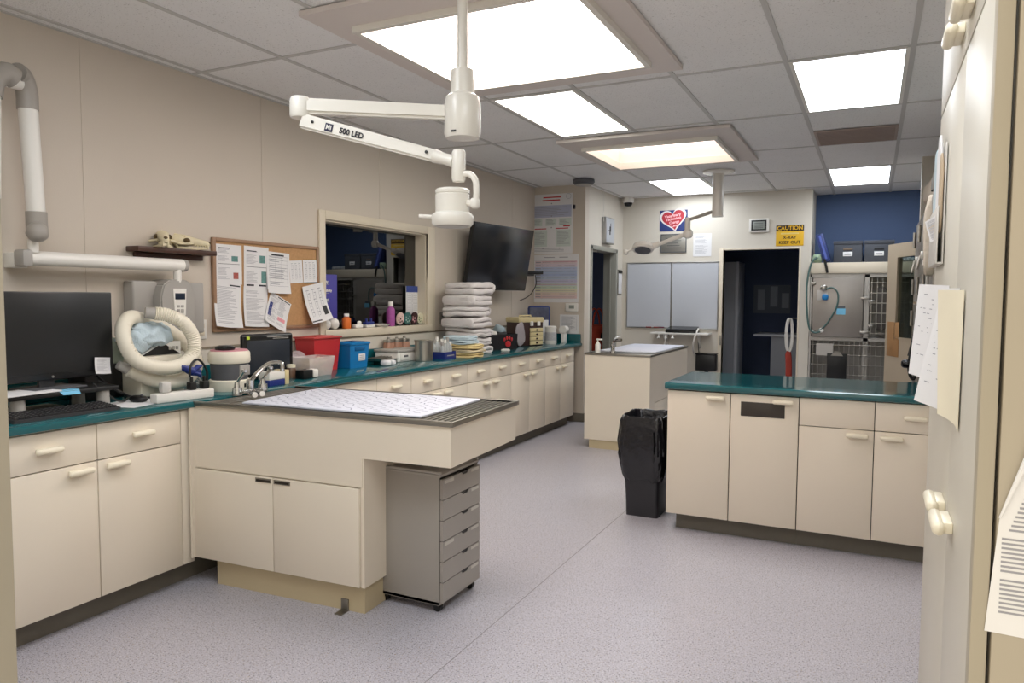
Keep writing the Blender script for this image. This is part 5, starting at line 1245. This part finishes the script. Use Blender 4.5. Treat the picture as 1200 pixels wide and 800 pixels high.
# ------------------------------------------------------------------ papers on the tall cupboard
def free_sheet(label, c0, c1, c2, c3, m, bend, style, seed, name='paper_sheet', group='papers clipped to the tall cupboard', cat='paper'):
    """sheet through four corner points (top left, top right, bottom right, bottom left) with a bow"""
    c0, c1, c2, c3 = [Vector(c) for c in (c0, c1, c2, c3)]; nrm = (c1-c0).cross(c3-c0).normalized(); r = random.Random(seed)
    def P(u, v, d): return (c0*(1-u)+c1*u)*(1-v)+(c3*(1-u)+c2*u)*v+nrm*(bend*math.sin(PI*u)*v-d)
    org = P(.5, 0, 0)
    def Q(u, v, d): return P(u, v, d)-org
    b = MB(); n, k = 10, 8
    F = [[b.bm.verts.new(Q(i/k, j/n, .0004)) for i in range(k+1)] for j in range(n+1)]; K = [[b.bm.verts.new(Q(i/k, j/n, -.0004)) for i in range(k+1)] for j in range(n+1)]
    for j in range(n):
        for i in range(k): b._face([F[j][i], F[j+1][i], F[j+1][i+1], F[j][i+1]], 0); b._face([K[j][i], K[j][i+1], K[j+1][i+1], K[j+1][i]], 0)
    for j in range(n): b._face([F[j][0], K[j][0], K[j+1][0], F[j+1][0]], 0); b._face([F[j][k], F[j+1][k], K[j+1][k], K[j][k]], 0)
    for i in range(k): b._face([F[0][i], F[0][i+1], K[0][i+1], K[0][i]], 0); b._face([F[n][i], K[n][i], K[n][i+1], F[n][i+1]], 0)
    for d in (.0009, -.0009):
        def mk(u0, v0, u1, v1, mm=1):
            us = [u0+(u1-u0)*q/4 for q in range(5)]
            for a, c in zip(us, us[1:]): b.quad(Q(a, v0, d), Q(a, v1, d), Q(c, v1, d), Q(c, v0, d), mm)
        if style == 'text':
            v = .1
            while v < .92:
                if r.random() > .1: mk(.1, v, .1+.8*r.uniform(.6, 1), v+.009, 1 if r.random() > .06 else 8)
                v += .028
        elif style == 'dots':
            for q in range(46):
                u, v = r.uniform(.12, .8), .1+.8*(q//3)/16; mk(u, v, u+r.uniform(.02, .10), v+.008, 1)
    o = b.build(name, [m]+PM[1:]+[mat('amber_mark', '#b9953a', .7)], loc=org)
    return tag(o, label, cat, group)
free_sheet('white sheet hanging at the far edge of the tall cupboard', (.095, 1.93, 1.475), (.136, 1.70, 1.468), (.130, 1.74, 1.262), (.080, 1.93, 1.268), M_paper, .006, 'dots', 51)
free_sheet('white handwritten sheet under the cream card on the tall cupboard', (.122, 1.66, 1.462), (.137, 1.50, 1.460), (.137, 1.58, 1.225), (.083, 1.72, 1.232), M_paper, .004, 'dots', 52)
free_sheet('cream card curving out from the tall cupboard door', (.110, 1.60, 1.458), (.137, 1.44, 1.456), (.137, 1.45, 1.215), (.116, 1.585, 1.225), M_paperc, .008, '', 53, 'card', cat='card')
free_sheet('small printed slip high on the tall cupboard', (.106, 2.02, 1.625), (.136, 1.92, 1.640), (.136, 1.93, 1.585), (.118, 2.00, 1.575), M_paper, .004, 'text', 54)
t = thing('wall_pocket', 'hanging pocket of blue and white packets on the far edge of the tall cupboard', 'wall pocket', (.139, 2.02, 1.52), -PI/2)
b = MB(); b.box(-.12, -.004, 0, .12, -.001, .27, bev=.001); b.box(-.12, -.016, 0, .12, -.013, .13, bev=.001); b.box(-.12, -.013, 0, .12, -.004, .004); b.build('pocket', mat('pocket_grey', '#c9c5be', .5), t)
b = MB(); b.soft((-.05, -.0095, .18), (.09, .008, .20), .5, 14, 10, .002, 20, 1, 0); b.soft((.03, -.009, .19), (.09, .008, .22), .5, 14, 10, .002, 20, 2, 1); b.soft((.09, -.009, .16), (.05, .008, .18), .5, 14, 10, .002, 20, 3, 2); b.build('packets', [M_bluec, M_paper, mat('tan_pack', '#b9a58c', .7)], t, ang=60)
t = thing('hanging_apron', 'grey and beige garments hanging at the near end of the right hand kennels', 'garment', (.31, 5.33, 1.62), 0)
b = MB(); b.soft((.0, 0, .22), (.07, .12, .52), .5, 20, 18, .015, 8, 1, 0); b.soft((.035, -.03, .27), (.06, .1, .48), .5, 20, 18, .015, 8, 2, 1); b.build('cloth', [mat('beige_blanket', '#b9ab9a'), mat('grey_blanket', '#8a857f')], t, ang=70)
b = MB(); b.tube([(.0, .0, .50), (.02, .03, .52), (.02, .03, .47)], .006, 7); b.build('hook', M_black, t)
# letter taped to the door leaf beside the camera
poly = [(.1105, 1.110), (.325, 1.104), (.325, 1.385), (.1705, 1.385), (.1190, 1.226)]
b = MB(); cx0 = .2; b.prism([(x-cx0, z-1.25) for x, z in poly], .0006, 'y', off=-.0006)
r = random.Random(60); z = 1.372; k = 0
while z > 1.128:
    k += 1
    xl = .1175 if z < 1.21 else .1175+(z-1.21)/3.05+.004
    if k % 9: b.quad((xl+.004-cx0, -.0009, z-1.25), (xl+.004-cx0, -.0009, z-.0021-1.25), (.315-.03*r.random()*(k % 7 == 0)-cx0, -.0009, z-.0023-1.25), (.315-cx0, -.0009, z-.0002-1.25), 2 if 24 <= k <= 26 else 1)
    z -= .0046
o = b.build('letter', [M_paper, M_ink, mat('amber_mark', '#b9953a', .7)], loc=(cx0, .8495, 1.25), ang=0)
tag(o, 'printed letter with a curled corner taped up at the right edge', 'letter')
b = MB(); b.tube([(.1190-cx0, -.002, 1.226-1.25), (.145-cx0, -.0045, 1.306-1.25), (.1705-cx0, -.006, 1.385-1.25)], [.0012, .004, .006], 10)
b.build('curled_corner', M_paper, o)

# ------------------------------------------------------------------ floor bin
t = thing('waste_bin', 'black waste bin with a black liner bag beside the island', 'waste bin', (-1.325, 4.765, 0), 0)
b = MB()
def rr(w, d, z, rad=.02, n=4):
    out = []
    for cx, cy, a0 in ((w/2-rad, -d/2+rad, -PI/2), (w/2-rad, d/2-rad, 0), (-w/2+rad, d/2-rad, PI/2), (-w/2+rad, -d/2+rad, PI)):
        for k in range(n): out.append((cx+rad*math.cos(a0+PI/2*k/(n-1)), cy+rad*math.sin(a0+PI/2*k/(n-1)), z))
    return out
def loft(b, rings, m=0, cap0=True, cap1=False):
    R = [[b.bm.verts.new(p) for p in r] for r in rings]; n = len(R[0])
    for A, B in zip(R, R[1:]):
        for k in range(n): b._face([A[k], A[(k+1) % n], B[(k+1) % n], B[k]], m)
    if cap0: b._face(R[0][::-1], m)
    if cap1: b._face(R[-1], m)
loft(b, [rr(.215, .26, 0), rr(.23, .285, .3), rr(.27, .37, .655), rr(.262, .362, .655), rr(.21, .26, .02)])
b.build('bin', M_binb, t)
b = MB()
N = 56
def bag_ring(w, d, z, amp, f, sd, zamp=0):
    out = []
    for k in range(N):
        a = 2*PI*k/N; c, s_ = math.cos(a), math.sin(a); e = .38
        x = math.copysign(abs(c)**e, c)*w/2; y = math.copysign(abs(s_)**e, s_)*d/2
        nn = noise.noise(Vector((c*f+sd, s_*f, z*7))); sc = 1+amp*nn
        out.append((x*sc, y*sc, z+zamp*noise.noise(Vector((c*6+sd, s_*6, 3)))))
    return out
prof = [(.250, .315, .245, .05, 5, .03), (.280, .345, .275, .03, 3, .012), (.300, .365, .34, .09, 6, 0), (.318, .39, .42, .09, 6, 0), (.322, .40, .50, .10, 7, 0), (.310, .40, .58, .10, 8, 0), (.298, .39, .64, .09, 9, .015), (.285, .380, .668, .03, 6, .016), (.268, .365, .668, .03, 6, .014), (.25, .34, .62, .06, 7, 0), (.235, .315, .5, .10, 6, 0), (.215, .28, .35, .1, 5, 0), (.17, .22, .1, .1, 5, 0)]
loft(b, [bag_ring(w, d, z, a, f, i*.35, za) for i, (w, d, z, a, f, za) in enumerate(prof)], cap0=False, cap1=True)
b.build('liner_bag', M_bag, t, ang=50)

# ------------------------------------------------------------------ surgical lights
t = thing('surgical_light', 'white ceiling surgical lamp with a long folding arm over the front table', 'surgical light', (-1.497, 2.58, H))
P0 = Vector((-1.497, 2.58, H))
def W(*p): return Vector(p)-P0
hx, hy = -1.497, 2.58
b = MB(); b.lathe([(0, 0), (.11, 0), (.11, -.012), (.06, -.03), (0, -.03)], (0, 0, -.031), 24); b.cyl((0, 0, -.05), (0, 0, 2.24-H), .022, seg=16); b.build('ceiling_pole', M_whitew, t)
b = MB(); b.lathe([(0, .115), (.045, .115), (.05, .0), (.05, -.0), (0, 0)], W(hx, hy, 2.225), 20); b.lathe([(0, .10), (.045, .10), (.066, .085), (.072, .06), (.073, -.06), (.066, -.078), (0, -.082)], W(hx, hy, 2.15), 24); b.box(W(hx, hy, 0).x-.01, -.0745, W(0, 0, 2.085).z, .012, -.071, W(0, 0, 2.092).z, 1)
b.build('hub', [M_whitew, M_black], t)
E1 = Vector((-2.045, 2.255, 2.183))
def beam(p0, p1, w0, h0, w1, h1, bev=.008):
    """tapered box beam"""
    b = MB(); p0, p1 = Vector(p0), Vector(p1); d = (p1-p0).normalized(); s = d.cross(Vector((0, 0, 1))).normalized(); u = s.cross(d)
    A = [b.bm.verts.new(p0+s*x*w0/2+u*y*h0/2) for x, y in ((-1, -1), (1, -1), (1, 1), (-1, 1))]; B = [b.bm.verts.new(p1+s*x*w1/2+u*y*h1/2) for x, y in ((-1, -1), (1, -1), (1, 1), (-1, 1))]
    fs = [b._face(A, 0), b._face(B, 0)]+[b._face([A[k], A[(k+1) % 4], B[(k+1) % 4], B[k]], 0) for k in range(4)]
    es = set(e for f in fs for e in f.edges)
    bmesh.ops.bevel(b.bm, geom=list(es), offset=bev, segments=2, affect='EDGES')
    return b
HB = Vector((hx, hy, 2.17))
dirn = (E1-HB).normalized()
beam(HB+dirn*.06-P0, E1-dirn*.0-P0, .05, .056, .05, .06, .01).build('upper_arm', M_whitew, t)
b = MB(); b.lathe([(0, -.045), (.036, -.045), (.04, -.038), (.04, .022), (.034, .034), (0, .036)], E1-P0, 20); b.build('elbow', M_whitew, t)
E2 = Vector((-1.475, 2.355, 1.960))
S0 = E1+Vector((.01, .0, -.058))
d2_ = (E2-S0).normalized()
beam(S0+d2_*.0-P0, E2-P0, .042, .058, .036, .046, .008).build('spring_arm', M_whitew, t)
# logo on the near side of the spring arm
sd = d2_.cross(Vector((0, 0, 1))).normalized()
if sd.y > 0: sd = -sd
upv = sd.cross(d2_).normalized()
if upv.z < 0: upv = -upv
M3 = Matrix((d2_, upv, d2_.cross(upv))).transposed()
def on_arm(f, up=0.0): return S0+d2_*f+upv*up+sd*.0222-P0
lo = lettering('lettering', '500 LED', .030, M_inkd, t, on_arm(.235, .0), bold=True); lo.rotation_euler = M3.to_euler()
b = MB(); b.box(-.017, -.015, -.0006, .017, .015, .0008); lg = b.build('logo_plate', mat('logo_navy', '#1d1c3c', .4), t, ang=0); lg.location = on_arm(.135); lg.rotation_euler = M3.to_euler()
l2 = lettering('logo_letters', 'MI', .024, M_white, lg, (0, 0, .0011), rot=(0, 0, 0), bold=True)
for f in (.06, .555):
    b = MB(); b.lathe([(0, 0), (.006, 0), (.006, .002), (0, .003)], on_arm(f, .005), 10, ax=sd); b.build('screw', M_black, t)
E3 = Vector((-1.405, 2.36, 1.938))
b = MB(); b.tube([E2-d2_*.01-P0, E2+(E3-E2)*.5-P0, E3-P0], [.026, .021, .024], 14); b.build('wrist_joint', M_whitew, t)
b = MB(); b.lathe([(0, -.075), (.022, -.075), (.026, -.065), (.026, .03), (.02, .04), (0, .041)], E3-P0+Vector((.02, 0, -.0)), 18); b.build('knuckle', M_whitew, t)
K = E3+Vector((.02, 0, -.05))
HC = Vector((-1.405, 2.35, 1.762))
b = MB(); b.tube(spline([K-P0, K+Vector((.045, 0, -.0))-P0, K+Vector((.072, -.004, -.025))-P0, K+Vector((.078, -.006, -.06))-P0, K+Vector((.078, -.008, -.10))-P0], 7), .0115, 12); b.build('yoke', M_whitew, t)
b = MB(); b.soft(K+Vector((.074, -.008, -.108))-P0, (.035, .035, .04), .7, 14, 10); b.tube([K+Vector((.074, -.008, -.11))-P0, HC+Vector((.055, 0, .02))-P0], .012, 10); b.build('yoke_pivot', M_whitew, t)
b = MB(); b.lathe([(0, .074), (.058, .074), (.064, .068), (.064, .058), (.0615, .056), (.0615, .053), (.064, .051), (.063, -.012), (.074, -.018), (.078, -.028), (.077, -.052), (.07, -.062), (.0, -.062)], HC-P0, 30); hd_ = b.build('lamp_head', M_whitew, t)
b = MB(); b.lathe([(0, -.0625), (.062, -.0625), (.058, -.066), (0, -.066)], HC-P0, 26); b.build('lens', M_greyl, hd_)
b = MB(); b.tube([HC+Vector((-.06, -.02, -.028))-P0, HC+Vector((-.118, -.045, -.024))-P0], [.008, .0065], 10); b.build('handle', M_whitew, hd_)

# second surgical light over the far table
P0 = Vector((-1.44, 7.62, H))
t = thing('surgical_light', 'white ceiling surgical lamp with a round head over the far table', 'surgical light', tuple(P0))
b = MB(); b.lathe([(0, 0), (.16, 0), (.155, -.015), (.06, -.03), (0, -.03)], (0, 0, -.0065), 26); b.cyl((0, 0, -.03), (0, 0, 2.28-H), .055, seg=20); b.cyl((0, 0, 2.28-H), (0, 0, 2.262-H), .058, seg=20); b.build('ceiling_pole', M_whitew, t)
Q1 = Vector((-1.715, 7.60, 2.245)); Q0 = Vector((-1.49, 7.62, 2.315))
beam(Q0-P0, Q1-P0, .03, .035, .025, .03, .006).build('upper_arm', M_grey, t)
b = MB(); b.cyl(Q1+Vector((-.02, 0, .02))-P0, Q1+Vector((-.02, 0, -.14))-P0, .03, seg=14); b.soft(Q1+Vector((-.015, 0, -.145))-P0, (.1, .08, .1), .8, 16, 12); b.build('elbow', M_whitew, t)
Q2 = Vector((-2.07, 7.58, 1.985))
beam(Q1+Vector((-.03, 0, -.145))-P0, Q2-P0, .035, .045, .03, .035, .008).build('lower_arm', M_whitew, t)
b = MB(); b.tube([Q2+Vector((.06, 0, .03))-P0, Q2-P0, Q2+Vector((-.05, 0, -.0))-P0], [.03, .035, .03], 12); b.build('wrist_joint', M_whitew, t)
HC = Vector((-2.19, 7.56, 1.975)); ax = Vector((.05, -.40, -1)).normalized()
b = MB(); b.lathe([(0, -.045), (.06, -.045), (.10, -.02), (.115, .02), (.105, .04), (0, .04)], HC-P0, 30, ax=ax); hd_ = b.build('lamp_head', M_whitew, t)
b = MB(); b.lathe([(0, .0405), (.085, .0405), (.08, .048), (0, .05)], HC-P0, 28, ax=ax); b.build('lens', M_greyd, hd_)
b = MB(); b.tube([HC+Vector((-.10, -.02, -.02))-P0, HC+Vector((-.17, -.04, -.05))-P0], [.014, .012], 10); b.soft(HC+Vector((-.175, -.04, -.055))-P0, (.05, .05, .06), .8, 12, 8); b.build('handle', M_whitew, hd_)

# ------------------------------------------------------------------ camera, world, view
yaw, pitch, roll, F = .457418228, -.0607813593, .00604100962, 857.165779
cy, sy, cp, sp_ = math.cos(yaw), math.sin(yaw), math.cos(pitch), math.sin(pitch)
f_ = Vector((-sy*cp, cy*cp, sp_)); r_ = Vector((cy, sy, 0)); u_ = r_.cross(f_)
r2_ = r_*math.cos(roll)+u_*math.sin(roll); u2_ = -r_*math.sin(roll)+u_*math.cos(roll)
cam = bpy.data.cameras.new('camera'); co = bpy.data.objects.new('camera', cam); C.objects.link(co)
cam.sensor_width = 36; cam.lens = F/1200*36; cam.clip_start = .02; cam.clip_end = 60
co.matrix_world = Matrix((( r2_.x, u2_.x, -f_.x, 0), (r2_.y, u2_.y, -f_.y, 0), (r2_.z, u2_.z, -f_.z, 1.44), (0, 0, 0, 1)))
S.camera = co
w = bpy.data.worlds.new('world'); S.world = w; w.use_nodes = True
w.node_tree.nodes['Background'].inputs[0].default_value = lin('#f4ead8'); w.node_tree.nodes['Background'].inputs[1].default_value = 1.5
S.view_settings.view_transform = 'Standard'; S.view_settings.look = 'None'; S.view_settings.exposure = 0; S.view_settings.gamma = 1; S.view_settings.use_curve_mapping = False
